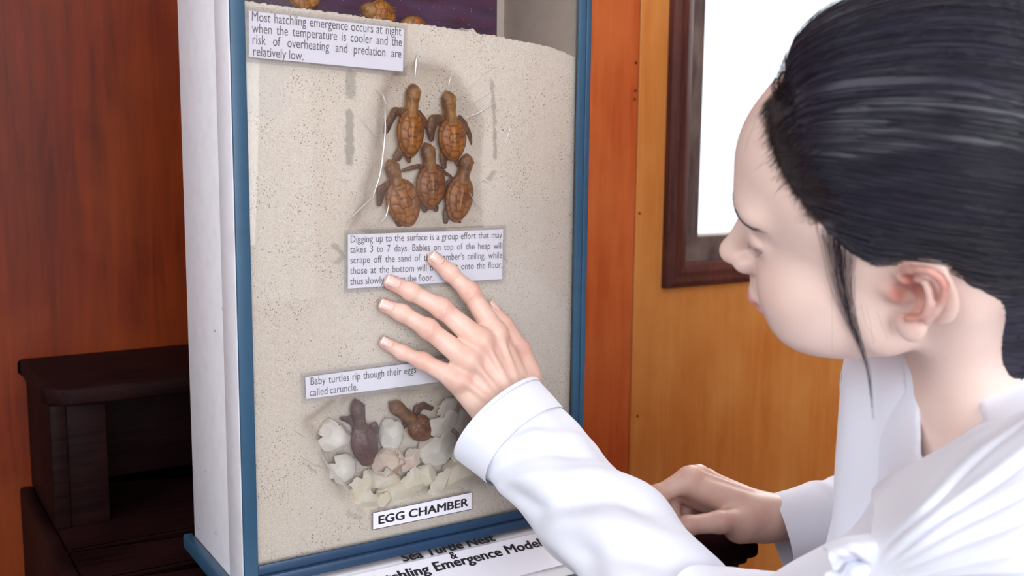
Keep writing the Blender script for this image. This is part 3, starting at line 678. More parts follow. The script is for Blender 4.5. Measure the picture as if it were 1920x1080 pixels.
EG = [
 (719, 861, 32, 28, 0, 1.25, 'shell_pink', 'hollow pinkish eggshell behind the cream shells, below the tall white shell', .0080, 0, 0, True, None),
 (836, 763, 32, 22, 20, .95, 'shell_white', 'greyish torn eggshell at the top right of the pile, beside the little finger', .0075, 10, 0, False, None),
 (880, 818, 24, 22, 0, 1.2, 'shell_cream', 'yellowish eggshell at the right of the pile by the wrist', .0060, 0, 0, False, [(200, 40, .5)]),
 (870, 790, 28, 26, 40, 1.0, 'shell_white', 'torn white eggshell under the edge of the hand', .0050, 0, 10, False, [(250, 35, .6)]),
 (861, 849, 22, 30, -10, 1.15, 'shell_white', 'white eggshell right of the largest one, beside the cuff', .0040, 0, 0, False, None),
 (829, 790, 36, 26, 10, 1.0, 'shell_white', 'torn white eggshell with a pointed flap at its left, above the largest one', .0030, 0, 0, False, [(100, 30, .55), (300, 30, .35)]),
 (820, 838, 40, 36, 15, 1.35, 'shell_white', 'largest white eggshell, cracked, right of the middle of the pile', .0010, 0, 0, False, [(80, 48, .72)]),
 (766, 858, 26, 24, 30, 1.1, 'shell_pink', 'pink flushed crumpled eggshell left of the largest one', .0035, -12, 0, False, [(120, 40, .5)]),
 (733, 814, 24, 32, 0, 1.35, 'shell_white', 'tall narrow white eggshell between the two hatchlings', .0015, 0, 0, False, [(75, 40, .55), (270, 30, .5)]),
 (626, 818, 31, 32, 0, 1.4, 'shell_white', 'leftmost white eggshell, torn open at its top', .0000, 0, 12, False, [(75, 48, .72), (175, 22, .5)]),
 (638, 878, 31, 29, 25, 1.4, 'shell_white', 'white eggshell with a hole at its lower left, under the leftmost one', .0000, 0, 0, False, [(200, 34, .62), (110, 30, .55)]),
 (716, 897, 36, 25, -5, 1.3, 'shell_cream', 'cream eggshell folded at its top, left of the middle of the bottom row', .0020, 0, 0, False, [(100, 45, .62)]),
 (772, 900, 28, 26, 60, 1.0, 'shell_cream', 'bent strip of cream eggshell in the middle of the bottom row', .0015, 0, 0, False, [(200, 40, .5)]),
 (858, 884, 34, 28, 10, 1.3, 'shell_cream', 'smooth cream eggshell at the right end of the bottom row', .0012, 0, 0, False, None),
 (824, 900, 18, 34, -38, 1.1, 'shell_cream', 'slanting cream sliver of eggshell left of the right end one', .0006, 0, 0, False, None),
 (798, 892, 24, 26, -15, 1.35, 'shell_cream', 'rounded cream eggshell standing right of the bent strip', .0006, 0, 0, False, [(280, 35, .55)]),
 (676, 905, 27, 28, 20, 1.15, 'shell_cream', 'cream eggshell with a raised flap, lower left of the pile', .0015, 10, 0, False, [(90, 30, .5), (250, 40, .4)]),
 (683, 934, 36, 24, -28, 1.35, 'shell_cream', 'lowest cream eggshell, a curved cup at the foot of the pile', .0008, 0, 0, False, [(80, 48, .72)]),
 (742, 926, 44, 27, 0, 1.4, 'shell_cream', 'broad cream eggshell just above the egg chamber sign', .0004, 0, 0, False, None),
 (716, 935, 16, 17, 30, .8, 'shell_cream', 'small cream fragment of eggshell left of the broad one', .0000, 0, 0, False, None)]
for i, (cx, cy, rx, ry, rot, th, mat, lbl, off, tu, tv, conc, bite) in enumerate(EG):
    eggshell(cx, cy, rx, ry, rot, th, mat, lbl, off, tu, tv, i, conc, bite)

# ------------------------------------------------------------------ clear plastic pressed over the two recesses
t = clear('film_crease', (.97, .97, .95), .15, .9, .25, .85); M['crease'] = t  # bright glints along the creases, put in as milky white
def film(poly, creases, lbl, seed, tents):
    pp = np.array([G(*q)[[0, 2]] for q in poly]); lo, hi = pp.min(0), pp.max(0); nx, nz = int((hi[0]-lo[0])/.0012), int((hi[1]-lo[1])/.0012)
    X, Z = np.meshgrid(np.linspace(lo[0], hi[0], nx), np.linspace(lo[1], hi[1], nz), indexing='ij'); q = np.stack([X.ravel(), Z.ravel()], 1); d = poly_d(q, pp)
    cen = pp.mean(0); an = np.arctan2(q[:, 1]-cen[1], q[:, 0]-cen[0]); rr = np.linalg.norm(q-cen, axis=1)
    w = vnoise(np.stack([an*9, rr*25, 0*an], 1), seed)*.0005*np.clip(rr/.04, 0, 1)
    Y = YG+.0039+np.clip(w, -.0004, .0008)
    V = np.stack([q[:, 0], Y, q[:, 1]], 1); F = [f for f in grid_faces(nx, nz) if max(d[i] for i in f) < .0]; use = sorted({i for f in F for i in f}); mp = {u: k for k, u in enumerate(use)}
    o = mesh_obj('plastic_film', V[use], [[mp[i] for i in f] for f in F], M['film']); tag(o, lbl, 'plastic film')
    for k, (pts, r) in enumerate(creases):
        c = spline([G(*p_, .0035) for p_ in pts], 16); m = MB(); m.tube(c, np.sin(np.linspace(.15, 3.0, 16))*r, 6); m.make('crease', M['crease'], o)
    return o
film([(735, 140), (780, 112), (860, 130), (915, 225), (905, 330), (912, 428), (700, 440), (660, 430), (704, 320), (716, 215)],
     [([(783, 98), (780, 120), (778, 148)], .0008), ([(717, 172), (722, 190), (729, 200)], .0007), ([(722, 200), (722, 250), (714, 320), (700, 368)], .0009), ([(700, 368), (675, 392), (648, 418)], .0006), ([(938, 122), (905, 140), (876, 172)], .0005), ([(934, 188), (900, 210), (868, 222)], .0007),
      ([(940, 160), (905, 182), (884, 196)], .0004), ([(963, 220), (952, 255), (944, 275)], .0004), ([(893, 345), (905, 338), (916, 343)], .0007), ([(908, 398), (892, 380), (880, 360)], .0005), ([(700, 430), (722, 408), (730, 380)], .0006), ([(846, 140), (841, 160)], .0003), ([(700, 165), (725, 185)], .0003), ([(675, 222), (700, 250), (712, 254)], .0004)],
     'creased clear plastic pressed over the heap of hatchlings', 71, None)
film([(590, 797), (645, 745), (720, 735), (840, 725), (955, 745), (955, 905), (880, 916), (790, 933), (690, 956), (630, 913)],
     [([(597, 845), (620, 880), (640, 905), (662, 930)], .0009), ([(560, 855), (590, 872), (612, 880)], .0005), ([(548, 805), (575, 822)], .0004), ([(865, 915), (872, 923)], .0005)],
     'creased clear plastic pressed over the eggshells', 72, None)
# ------------------------------------------------------------------ the person: body
HL = unit((-.7111, -.5246, -.4681)); HF = (-.5541, .828, -.086); HF = unit(np.array(HF)-HL*np.dot(HF, HL))
HU = np.array((-.4327, -.1982, .8795)); HU = unit(HU-HL*np.dot(HU, HL)-HF*np.dot(HU, HF)); HP = np.array((.5436, .4083, .7512))
def h2w(p): p = np.asarray(p, float); return HP+p[..., :1]*HL+p[..., 1:2]*HF+p[..., 2:3]*HU
def w2h(p): q = np.asarray(p, float)-HP; return np.stack([q@HL, q@HF, q@HU], -1)

# torso landmarks (world)
NB = P(1868, 745, .69); TF = unit((-.62, .76, -.18)); TL = unit(np.array((-.77, -.62, -.10))-TF*np.dot((-.77, -.62, -.10), TF)); TU = np.cross(TL, TF); TU = -TU if TU[2] < 0 else TU
SHL, ELL, WRL = P(1985, 1075, .53), P(1290, 1205, .74), G(962, 775, -.055)
SHR, ELR, WRR = P(1712, 718, .86), P(1840, 1010, 1.03), P(1450, 968, 1.035)
RC = NB-TU*.165+TF*.005
PEL = np.array((.80, .245, .215))

# ear, laid out on a plane that flares from the side of the head
EN = unit((.87, .42, .12)); E0 = np.array((.070, -.004, .002))
def epx(z, off=0.0):                                            # point of the ear from its zoomed photo position
    r = np.array([ray(1640+z[0]/5.4, 460+z[1]/5.4)@HL, ray(1640+z[0]/5.4, 460+z[1]/5.4)@HF, ray(1640+z[0]/5.4, 460+z[1]/5.4)@HU]); c = w2h(CAM)
    return c+np.dot(E0-c, EN)/np.dot(r, EN)*r+EN*off
helix = np.array([epx(*q) for q in (((330, 400), .000), ((300, 290), .003), ((390, 215), .006), ((520, 180), .0085), ((650, 190), .0095), ((735, 250), .009), ((785, 340), .0085), ((770, 450), .0075), ((725, 560), .0065), ((660, 660), .0055), ((570, 750), .005))])
antih = np.array([epx(*q) for q in (((440, 330), .002), ((560, 340), .005), ((615, 420), .0065), ((620, 520), .0065), ((570, 620), .006), ((470, 680), .0055), ((380, 690), .005))])
conch = epx((385, 520), .004); lobe = epx((370, 820), .001); trag = epx((165, 515), -.0025)
eplate = epx((520, 480), -.0035)
Ee1 = unit(epx((760, 420))-epx((250, 520))); Ee2 = np.cross(EN, Ee1); EM = np.stack([Ee1, Ee2, EN], 1)

def head_core(p):
    """head without ears, head-local points (x to her left, y forward, z up)"""
    ax = np.abs(p[:, 0]); q = np.stack([ax, p[:, 1], p[:, 2]], 1)
    d = d_ell(q, (0, -.014, .045), (.074, .092, .084))
    d = smin(d, d_ell(q, (0, .026, .052), (.064, .066, .062)), .02)         # forehead
    d = smin(d, d_ell(q, (0, .026, -.012), (.059, .060, .060)), .025)       # face block
    d = smin(d, d_cone(q, (.049, .006, -.037), (.013, .052, -.064), .0165, .0140), .022)   # jaw
    d = smin(d, d_ell(q, (0, .061, -.0655), (.016, .012, .0115)), .012)       # chin
    d = smin(d, d_ell(q, (.040, .050, -.014), (.024, .030, .026)), .018)    # cheek
    d = smin(d, d_ell(q, (.036, .048, -.038), (.022, .027, .022)), .018)    # lower cheek
    d = smin(d, d_ell(q, (.0, .074, -.038), (.026, .0165, .021)), .014)     # mouth mound
    d = smin(d, d_ell(q, (.024, .074, .043), (.026, .014, .010)), .014)     # brow
    d = smax(d, -d_ell(q, (.027, .1010, .023), (.017, .0145, .012)), .012)  # eye hollow
    d = smin(d, d_ell(q, (.030, .0715, .0215), (.0148, .0128, .0120)), .006) # lid over the eyeball
    # nose
    d = smin(d, d_cone(q, (0, .0815, .026), (0, .1015, -.0075), .0062, .0086), .012)
    d = smin(d, d_ell(q, (.0, .1025, -.0085), (.0090, .0078, .0070)), .006)
    d = smin(d, d_ell(q, (.0112, .0915, -.0125), (.0066, .0092, .0066)), .006)
    d = smin(d, d_ell(q, (0, .0850, -.0290), (.012, .0080, .0100)), .008)  # upper lip groove
    d = smax(d, -d_ell(q, (.0062, .0985, -.0215), (.0036, .0055, .0045)), .003)
    # lips
    d = smin(d, d_ell(q, (.006, .0905, -.0385), (.013, .0052, .0048)), .005)
    d = smin(d, d_ell(q, (.0, .0862, -.0475), (.016, .0055, .0052)), .005)
    d = smax(d, -d_ell(q, (.0, .0940, -.0430), (.024, .0075, .0011)), .0035)
    d = smax(d, -d_ell(q, (.0, .0805, -.0565), (.016, .006, .0030)), .008)
    # crease of the lids
    d = smax(d, -d_chain(q, [(.0175, .0840, .0175), (.025, .0845, .0150), (.034, .0830, .0150), (.043, .0755, .0175)], [.0010]*4), .0022)
    d = smax(d, -d_chain(q, [(.018, .083, .0285), (.027, .0845, .0310), (.037, .0815, .0300), (.045, .0745, .0255)], [.0008]*4), .004)
    return d
def ear_d(p):
    d = d_ell(p, eplate, (.0165, .0225, .0038), EM)
    d = smin(d, d_ell(p, lobe, (.0092, .0098, .0040), EM), .006)
    d = smax(d, -d_ell(p, conch, (.0108, .0112, .0125), EM), .003)
    d = smin(d, d_chain(p, helix, np.array([1.6, 1.9, 2.2, 2.5, 2.7, 2.7, 2.6, 2.4, 2.2, 2.1, 1.9])*.001), .0028)
    d = smax(d, -d_ell(p, epx((262, 535), .003), (.0042, .0090, .0100), EM), .002); d = smax(d, -d_ell(p, epx((365, 300), .004), (.0050, .0038, .0060), EM), .002)
    d = smin(d, d_chain(p, antih, np.array([1.6, 2.2, 2.6, 2.7, 2.6, 2.4, 2.2])*.001), .0035)
    d = smin(d, d_ell(p, trag, (.0022, .0046, .0020), EM), .003)
    return d
NBh = w2h(NB); nk0 = np.array((0, -.036, -.032)); NBN = P(1893, 748, .69); NBNh = w2h(NBN)
def chest_w(p):
    d = d_ell(p, RC, (.142, .094, .17), np.stack([TL, TF, TU], 1))
    d = smin(d, d_cone(p, NB-TU*.02, SHL-TU*.01-TL*.02, .048, .046), .05)
    d = smin(d, d_cone(p, NB-TU*.02, SHR-TU*.01+TL*.02, .046, .042), .05)
    for s in (1, -1): d = smin(d, d_ell(p, RC+TL*s*.065-TU*.055+TF*(.07 if s > 0 else .04), (.058, .048, .058), np.stack([TL, TF, TU], 1)), .05)
    cl = P(1742, 800, .69)
    return d
def torso_w(p):
    d = chest_w(p)
    d = smin(d, d_cone(p, RC-TU*.06, PEL+(0, 0, .06), .105, .115), .08)
    d = smin(d, d_ell(p, PEL, (.165, .12, .12), np.stack([TL, TF, TU], 1)), .06)
    return d
def headneck(p):                                                # world points
    q = w2h(p); d = head_core(q)
    d = smin(d, d_cone(q, nk0, NBNh, .046, .048), .018)
    # neck muscle from behind the ear to the collar bone
    d = smin(d, d_cone(p, h2w(np.array((.048, -.040, -.02))), P(1800, 800, .660), .016, .011), .03)
    m = q[:, 0] > .03
    qm = q[m]; e = ear_d(qm); dd = smin(d[m], e, .009)
    bowl = np.minimum(d_ell(qm, conch+EN*.003, (.0082, .0088, .0105), EM), d_ell(qm, epx((275, 540), .002), (.0036, .0085, .0120), EM)); dd = smax(dd, -bowl, .0025); d[m] = dd
    d = smin(d, chest_w(p), .045)
    return d

# ---- left hand, fingers on the pane
LHF = dict(index=[(815, 486, -.0075), (844, 512, -.011), (881, 548, -.020), (929, 627, -.034)],
           middle=[(734, 530, -.0078), (770, 547, -.012), (828, 578, -.023), (900, 640, -.040)],
           ring=[(723, 574, -.0075), (754, 587, -.012), (803, 617, -.024), (877, 676, -.042)],
           little=[(723, 643, -.0068), (755, 661, -.011), (793, 677, -.020), (858, 712, -.040)],
           thumb=[(921, 578, -.012), (947, 610, -.018), (978, 657, -.026), (990, 706, -.038)])
LHR = dict(index=(.0064, .0070, .0080, .0108), middle=(.0066, .0072, .0082, .0110), ring=(.0063, .0069, .0080, .0105), little=(.0055, .0060, .0069, .0096), thumb=(.0062, .0072, .0082, .0105))
LH = {k: np.array([G(*q) for q in v]) for k, v in LHF.items()}
def finger(p, pts, rad, back):
    d = d_chain(p, pts, rad, .004)
    d = smin(d, d_ell(p, pts[1]+back*.0006, (rad[1]*.98,)*3), .004)
    d = smin(d, d_ell(p, pts[2]+back*.0010, (rad[2]*1.0,)*3), .005)
    return d
LBK = unit(np.cross(LH['little'][3]-WRL, LH['index'][3]-WRL)); LBK = LBK if LBK[1] < 0 else -LBK
FAL = unit(P(1010, 856, .885)-WRL)
def lhand(p):
    d = None
    for k in ('index', 'middle', 'ring', 'little'):
        e = finger(p, LH[k], LHR[k], LBK); d = e if d is None else smin(d, e, .0035)
    wr = {'index': .017, 'middle': .006, 'ring': -.006, 'little': -.017}
    acr = unit(LH['index'][3]-LH['little'][3])
    palm = None
    for k in wr:
        e = d_cone(p, LH[k][3]-LBK*.004, WRL+acr*wr[k]*.95-LBK*.002, LHR[k][3]*1.02, .0155); palm = e if palm is None else smin(palm, e, .010)
    e = d_cone(p, (LH['index'][3]+LH['ring'][3])/2-LBK*.010, WRL-LBK*.004, .016, .017); palm = smin(palm, e, .012)
    d = smin(d, palm, .006)
    for k in wr:                                                 # knuckles and tendons
        d = smin(d, d_ell(p, LH[k][3]+LBK*.0035, (LHR[k][3]*.80,)*3), .007)
        d = smin(d, d_cone(p, LH[k][3]+LBK*(LHR[k][3]*.92), WRL+acr*wr[k]*.5+LBK*.0125, .0022, .0016), .0045)
    th = d_chain(p, LH['thumb'], LHR['thumb'], .005); th = smin(th, d_cone(p, LH['thumb'][3], WRL+acr*.010, .0105, .0135), .008)
    d = smin(d, th, .007)
    # web between thumb and index
    d = smin(d, d_cone(p, LH['thumb'][2]*.55+LH['thumb'][3]*.45, LH['index'][3]*.8+WRL*.2-LBK*.006, .0060, .010), .008)
    # wrist and forearm
    f0, f1 = WRL+acr*.0125, WRL-acr*.0125
    for s in (.012, -.012): d = smin(d, d_cone(p, WRL+acr*s, WRL+FAL*.11+acr*s*1.1, .0165, .023), .012)
    d = smin(d, d_ell(p, WRL-acr*.019+LBK*.008+FAL*.012, (.009,)*3), .010)   # wrist bone
    return d
# ---- right hand, resting half closed on the bench edge
RH = dict(index=[(1275, 997, 1.000), (1240, 975, 1.002), (1232, 929, 1.010), (1291, 899, 1.018)],
          middle=[(1290, 990, 1.020), (1262, 975, 1.024), (1258, 925, 1.032), (1306, 897, 1.040)],
          ring=[(1305, 985, 1.038), (1283, 970, 1.043), (1280, 927, 1.050), (1322, 903, 1.058)],
          little=[(1330, 980, 1.055), (1310, 965, 1.058), (1308, 932, 1.064), (1342, 912, 1.072)],
          thumb=[(1250, 1004, .985), (1290, 985, .985), (1349, 979, .993), (1402, 974, 1.012)])
RHR = dict(index=(.0066, .0076, .0090, .0118), middle=(.0068, .0078, .0092, .0118), ring=(.0066, .0075, .0088, .011), little=(.0058, .0066, .0077, .010), thumb=(.0075, .0090, .0105, .0140))
RH = {k: np.array([P(*q) for q in v]) for k, v in RH.items()}
RBK = unit(np.cross(RH['index'][3]-WRR, RH['little'][3]-WRR)); RBK = RBK if RBK[2] > 0 else -RBK
FAR = unit(ELR-WRR)
def rhand(p):
    d = None; acr = unit(RH['index'][3]-RH['little'][3]); wr = {'index': .016, 'middle': .006, 'ring': -.006, 'little': -.016}
    for k in ('index', 'middle', 'ring', 'little'):
        e = d_chain(p, RH[k], RHR[k], .004); e = smin(e, d_ell(p, RH[k][2]+RBK*.001, (RHR[k][2]*1.04,)*3), .004); d = e if d is None else smin(d, e, .0030)
    palm = None
    for k in wr:
        e = d_cone(p, RH[k][3]-RBK*.004, WRR+acr*wr[k], RHR[k][3]*1.03, .0165); palm = e if palm is None else smin(palm, e, .010)
    palm = smin(palm, d_cone(p, (RH['index'][3]+RH['ring'][3])/2-RBK*.012, WRR-RBK*.008, .016, .016), .014)
    d = smin(d, palm, .006)
    for k in wr:
        d = smin(d, d_ell(p, RH[k][3]+RBK*.0035, (RHR[k][3]*.80,)*3), .006)
        d = smin(d, d_cone(p, RH[k][3]+RBK*RHR[k][3]*.9, WRR+acr*wr[k]*.5+RBK*.0145, .0024, .0018), .006)
    th = d_chain(p, RH['thumb'], RHR['thumb'], .005); th = smin(th, d_cone(p, RH['thumb'][3], WRR+acr*.012-RBK*.004, .0140, .0165), .010)
    d = smin(d, th, .009)
    d = smin(d, d_cone(p, P(1385, 990, 1.012), P(1425, 985, 1.025), .015, .016), .012)      # heel of the hand
    for s in (.012, -.012): d = smin(d, d_cone(p, WRR+acr*s, WRR+FAR*.10+acr*s*1.1, .0175, .023), .014)
    return d
ARML = [WRL+FAL*.03, P(1005, 850, .885), P(1082, 942, .850), P(1168, 1030, .805), P(1240, 1118, .765), P(1310, 1195, .735), P(1420, 1222, .69), P(1600, 1205, .63), SHL]
def limbs_w(p):
    d = d_chain(p, ARML, [.022, .024, .028, .032, .033, .034, .036, .040, .044], .02)
    e = d_cone(p, SHR, ELR, .044, .034); e = smin(e, d_cone(p, ELR, WRR+FAR*.05, .033, .0215), .02)
    d = np.minimum(d, e)
    f = None
    for s in (1, -1):
        hip = PEL+TL*s*.085; kn = np.array((.585, .50, .062))+np.array((-.10, -.09, 0))*s*1.0; an = hip*[1, 1, 0]+np.array((.05, -.05, .045))
        e = d_cone(p, hip, kn, .085, .056); e = smin(e, d_cone(p, kn, an, .054, .040), .03)
        e = smin(e, d_cone(p, an, an+np.array((.10, -.085, -.012)), .034, .024), .02)
        f = e if f is None else np.minimum(f, e)
    d = np.minimum(d, f)
    return d
def lower(p): return smin(torso_w(p), limbs_w(p), .03)

BV, BF = [], []
def addp(V, F):
    n = sum(len(v) for v in BV); BV.append(V); BF.append(F+n)
lo = np.minimum(h2w(np.array((-.1, -.13, -.13))), np.minimum(NB, h2w(np.array((.1, .13, .15)))))
cs = np.array([h2w(np.array((a, b, c))) for a in (-.085, .095) for b in (-.12, .125) for c in (-.10, .14)]+[NB-.09, NB+.09, P(1720, 900, .66)-.03])
V, F = sn_mesh(headneck, cs.min(0), cs.max(0), .0015); HEADV = relax(V, F, 1, .4); addp(HEADV, F); n_head = len(V)
def wrinkle(V, f, H_, R_, back):                               # fine skin folds over the finger joints and knuckles
    e = .0006; N = np.stack([f(V+np.eye(3)[i]*e)-f(V-np.eye(3)[i]*e) for i in range(3)], 1); N /= np.linalg.norm(N, axis=1)[:, None]+1e-12
    dsp = np.zeros(len(V))
    for k in H_:
        pts = H_[k]
        for j, offs, am in ((2, (-.0046, -.0022, .0000, .0022, .0044), .00050), (1, (-.0013, .0013), .00040)):
            ax = unit(pts[j-1]-pts[j+1]); sd = unit(np.cross(ax, back)); q = V-pts[j]; u = q@ax; w = q@sd; near_ = np.exp(-(np.linalg.norm(q, axis=1)/(R_[k][j]*1.35))**4)
            for o in offs: dsp -= am*np.exp(-((u-o-.0010*np.sin(w*500+o*900)-o*.25*np.cos(w/R_[k][j]))/.00075)**2)*near_*np.clip(N@back*1.3, 0, 1)
    return V+N*dsp[:, None]
fp = np.array([q for v in LH.values() for q in v]+[WRL+FAL*.09]); V, F = sn_mesh(lhand, fp.min(0)-.03, fp.max(0)+.03, .0007); V = wrinkle(relax(V, F, 1, .4), lhand, LH, LHR, LBK); addp(V, F)
fp = np.array([q for v in RH.values() for q in v]+[WRR+FAR*.08]); V, F = sn_mesh(rhand, fp.min(0)-.03, fp.max(0)+.03, .001); addp(relax(V, F, 1, .4), F)
lp = np.array([SHL, ELL, WRL, SHR, ELR, WRR, PEL, NB, (.9, .1, 0), (.45, .6, 0)]); V, F = sn_mesh(lower, lp.min(0)-.17, lp.max(0)+.16, .006)
V = V.copy(); addp(V, F)
BVv = np.vstack(BV); BFf = np.vstack(BF)
# pinkness of the skin where it really is pinker: knuckles, finger ends, lips, ear rim, cheek
blush = np.zeros(len(BVv)); lips = np.zeros(len(BVv))
def spot(c, r, g):
    global blush
    blush = np.maximum(blush, g*np.exp(-(np.linalg.norm(BVv-c, axis=1)/r)**2))
for H_, R_ in ((LH, LHR), (RH, RHR)):
    for k in H_:
        spot(H_[k][0], .010, .55); spot(H_[k][2], .010, .75); spot(H_[k][1], .007, .45)
        if k != 'thumb': spot(H_[k][3], .011, .5)
for q in helix[2:8]: spot(h2w(q), .008, .9)
spot(h2w(conch), .0135, 1.4); spot(h2w(epx((290, 530), -.003)), .006, 1.3); spot(h2w(epx((365, 300))), .006, 1.2); spot(h2w(np.array((.0, .104, -.012))), .012, .3); spot(h2w(np.array((.012, .094, -.02))), .006, .4); spot(h2w(np.array((.042, .068, -.006))), .022, .22)
deep = np.zeros(len(BVv))  # reddish ear hollows, their shade also put into the skin colour
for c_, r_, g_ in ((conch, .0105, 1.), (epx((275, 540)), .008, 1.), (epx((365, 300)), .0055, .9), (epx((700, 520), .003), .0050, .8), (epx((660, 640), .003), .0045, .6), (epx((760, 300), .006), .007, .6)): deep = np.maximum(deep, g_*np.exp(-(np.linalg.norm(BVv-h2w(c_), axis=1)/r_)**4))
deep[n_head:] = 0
q = w2h(BVv); lp_ = np.minimum(d_ell(q, (.0, .092, -.0388), (.0215, .014, .0050)), d_ell(q, (.0, .088, -.0475), (.019, .013, .0055)))
lips = np.clip(.5-lp_/.0016, 0, 1); lips[n_head:] = 0

t = NT('skin'); v = t.coord(); c = t.mix(t.ramp(t.noise(v, 45, 4, .6), [(.35, 0.), (.7, 1.)]), hexlin('e4c2b3'), hexlin('dbb2a3'))
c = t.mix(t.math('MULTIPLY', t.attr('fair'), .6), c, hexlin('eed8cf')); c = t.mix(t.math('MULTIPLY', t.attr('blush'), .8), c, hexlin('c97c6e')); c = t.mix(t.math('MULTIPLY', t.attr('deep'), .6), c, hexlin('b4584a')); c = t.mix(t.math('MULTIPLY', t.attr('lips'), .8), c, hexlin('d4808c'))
t.bump(t.noise(v, 900, 3), .12, .0005)
for k, val in (('Subsurface Weight', .22), ('Subsurface Scale', 1.0), ('Specular IOR Level', .45)): t.b.inputs[k].default_value = val
t.b.inputs['Subsurface Radius'].default_value = (.006, .0025, .0015); M['skin'] = t.set(c, .42)
t = NT('nail'); M['nail'] = t.set(hexlin('e3bcb2'), .2)
t = NT('nail_tip'); M['nail_tip'] = t.set(hexlin('f0ddd4'), .2)
t = NT('hair'); v = t.coord(); c = t.mix(t.noise(v, 60, 3), hexlin('1b1a29'), hexlin('2c2838')); M['hair'] = t.set(c, .42); t.b.inputs['Specular IOR Level'].default_value = .5
t = NT('hair_soft'); M['hair_soft'] = t.set(hexlin('33282a'), .45)
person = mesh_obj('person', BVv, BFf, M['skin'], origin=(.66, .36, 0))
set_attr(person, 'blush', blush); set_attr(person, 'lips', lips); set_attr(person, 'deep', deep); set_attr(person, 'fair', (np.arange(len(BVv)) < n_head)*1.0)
tag(person, 'person in a white shirt kneeling by the bench and touching the case with one hand', 'person')

# ---- finger nails
def nail(pts, rad, back, w=1.0):
    ax = unit(pts[0]-pts[1]); bk = unit(back-ax*np.dot(back, ax)); sd = np.cross(ax, bk); tip = pts[0]; R = rad[0]
    nu, nv = 11, 9; V = []; tipm = []
    for i in range(nu):
        s = -1.0+1.92*i/(nu-1)                                 # root .. tip (in R)
        wid = R*.76*w*(1-max(0, (abs(s)-.45))**2*1.5)
        for j in range(nv):
            a = (j/(nv-1)*2-1); x = a*wid
            hgt = math.sqrt(max(0, (R*1.02)**2-x*x))-.00005-.00035*max(0, s)*R/.007-.0006*(abs(a)**4)-0-max(0., s)**2*R*.16
            V.append(tip+ax*(s*R)+sd*x+bk*hgt)
    return np.array(V), grid_faces(nu, nv), nu, nv
for H_, R_, B_ in ((LH, LHR, LBK), (RH, RHR, RBK)):
    if H_ is RH: continue
    for k in H_:
        back = B_ if k != 'thumb' else unit(B_*.2+unit(WRL-LH['middle'][3])*-.1+RT*.9)
        V, F, nu, nv = nail(H_[k], R_[k], back)
        F = [f for f in F]; o = mesh_obj('fingernail', V, F, [M['nail'], M['nail_tip']], person)
        o.data.polygons.foreach_set('material_index', [1 if i//(nv-1) >= nu-2 else 0 for i in range(len(F))])
        md = o.modifiers.new('thick', 'SOLIDIFY'); md.thickness = .0003
# ------------------------------------------------------------------ clothing
t = NT('white_cotton'); v = t.coord(); w1 = t.noise(t.coord((1, 1, 1)), 1400, 2)
t.bump(w1, .10, .0004); t.b.inputs['Sheen Weight'].default_value = .15; t.b.inputs['Specular IOR Level'].default_value = .2
t.b.inputs['Subsurface Weight'].default_value = .12; t.b.inputs['Subsurface Radius'].default_value = (.004, .004, .005)
M['cotton'] = t.set(hexlin('e7eaf6'), .85)
t = NT('dark_trousers'); M['trousers'] = t.set(hexlin('2a2c36'), .9)
def pix(p):
    d = p-CAM; z = d@FW; return np.stack([960+CF*(d@RT)/z, 540-CF*(d@UP)/z], 1), z
TB = np.stack([TL, TF, TU], 1)
VCUT = np.array([(1729, 640), (1727, 862), (1740, 864), (1846, 792), (1834, 757), (1829, 694), (1930, 616), (1930, 300), (1729, 300)], float)
CREASE = [([(1950, 835), (1860, 880), (1790, 912), (1738, 952), (1690, 990)], .0050), ([(1950, 900), (1850, 935), (1770, 962), (1700, 985)], .0040),
          ([(1950, 990), (1850, 995), (1760, 1000), (1690, 1010)], .0030), ([(1950, 1050), (1830, 1035), (1720, 1025), (1660, 1040)], .0034), ([(1950, 760), (1870, 815), (1800, 860), (1720, 905)], .0028)]
def shirt_vol(p):
    d = d_ell(p, RC-TU*.02, (.158, .108, .20), TB)
    d = smin(d, d_cone(p, NB-TU*.022, SHL-TU*.005, .060, .062), .05)
    d = smin(d, d_cone(p, NB-TU*.022, SHR-TU*.005, .058, .050), .05)
    for s in (1, -1): d = smin(d, d_ell(p, RC+TL*s*.062-TU*.06+TF*(.072 if s > 0 else .044), (.064, .052, .066), TB), .05)
    d = smin(d, d_cone(p, NB-TU*.02, NB+TU*.072-TF*.016, .074, .064), .02)
    d = smin(d, d_cone(p, RC-TU*.04, PEL+(0, 0, .02), .135, .165), .07)
    d = smin(d, d_chain(p, [P(1470, 1218, .672), P(1600, 1205, .63), SHL], [.047, .053, .062], .02), .05)
    # loose cloth hanging straight down from the far side of the chest
    d = smin(d, d_cone(p, P(1634, 740, .790), P(1634, 1180, .765), .0150, .022), .03)
    d = smin(d, d_cone(p, P(1665, 760, .735), P(1660, 1180, .715), .016, .024), .05)
    return d
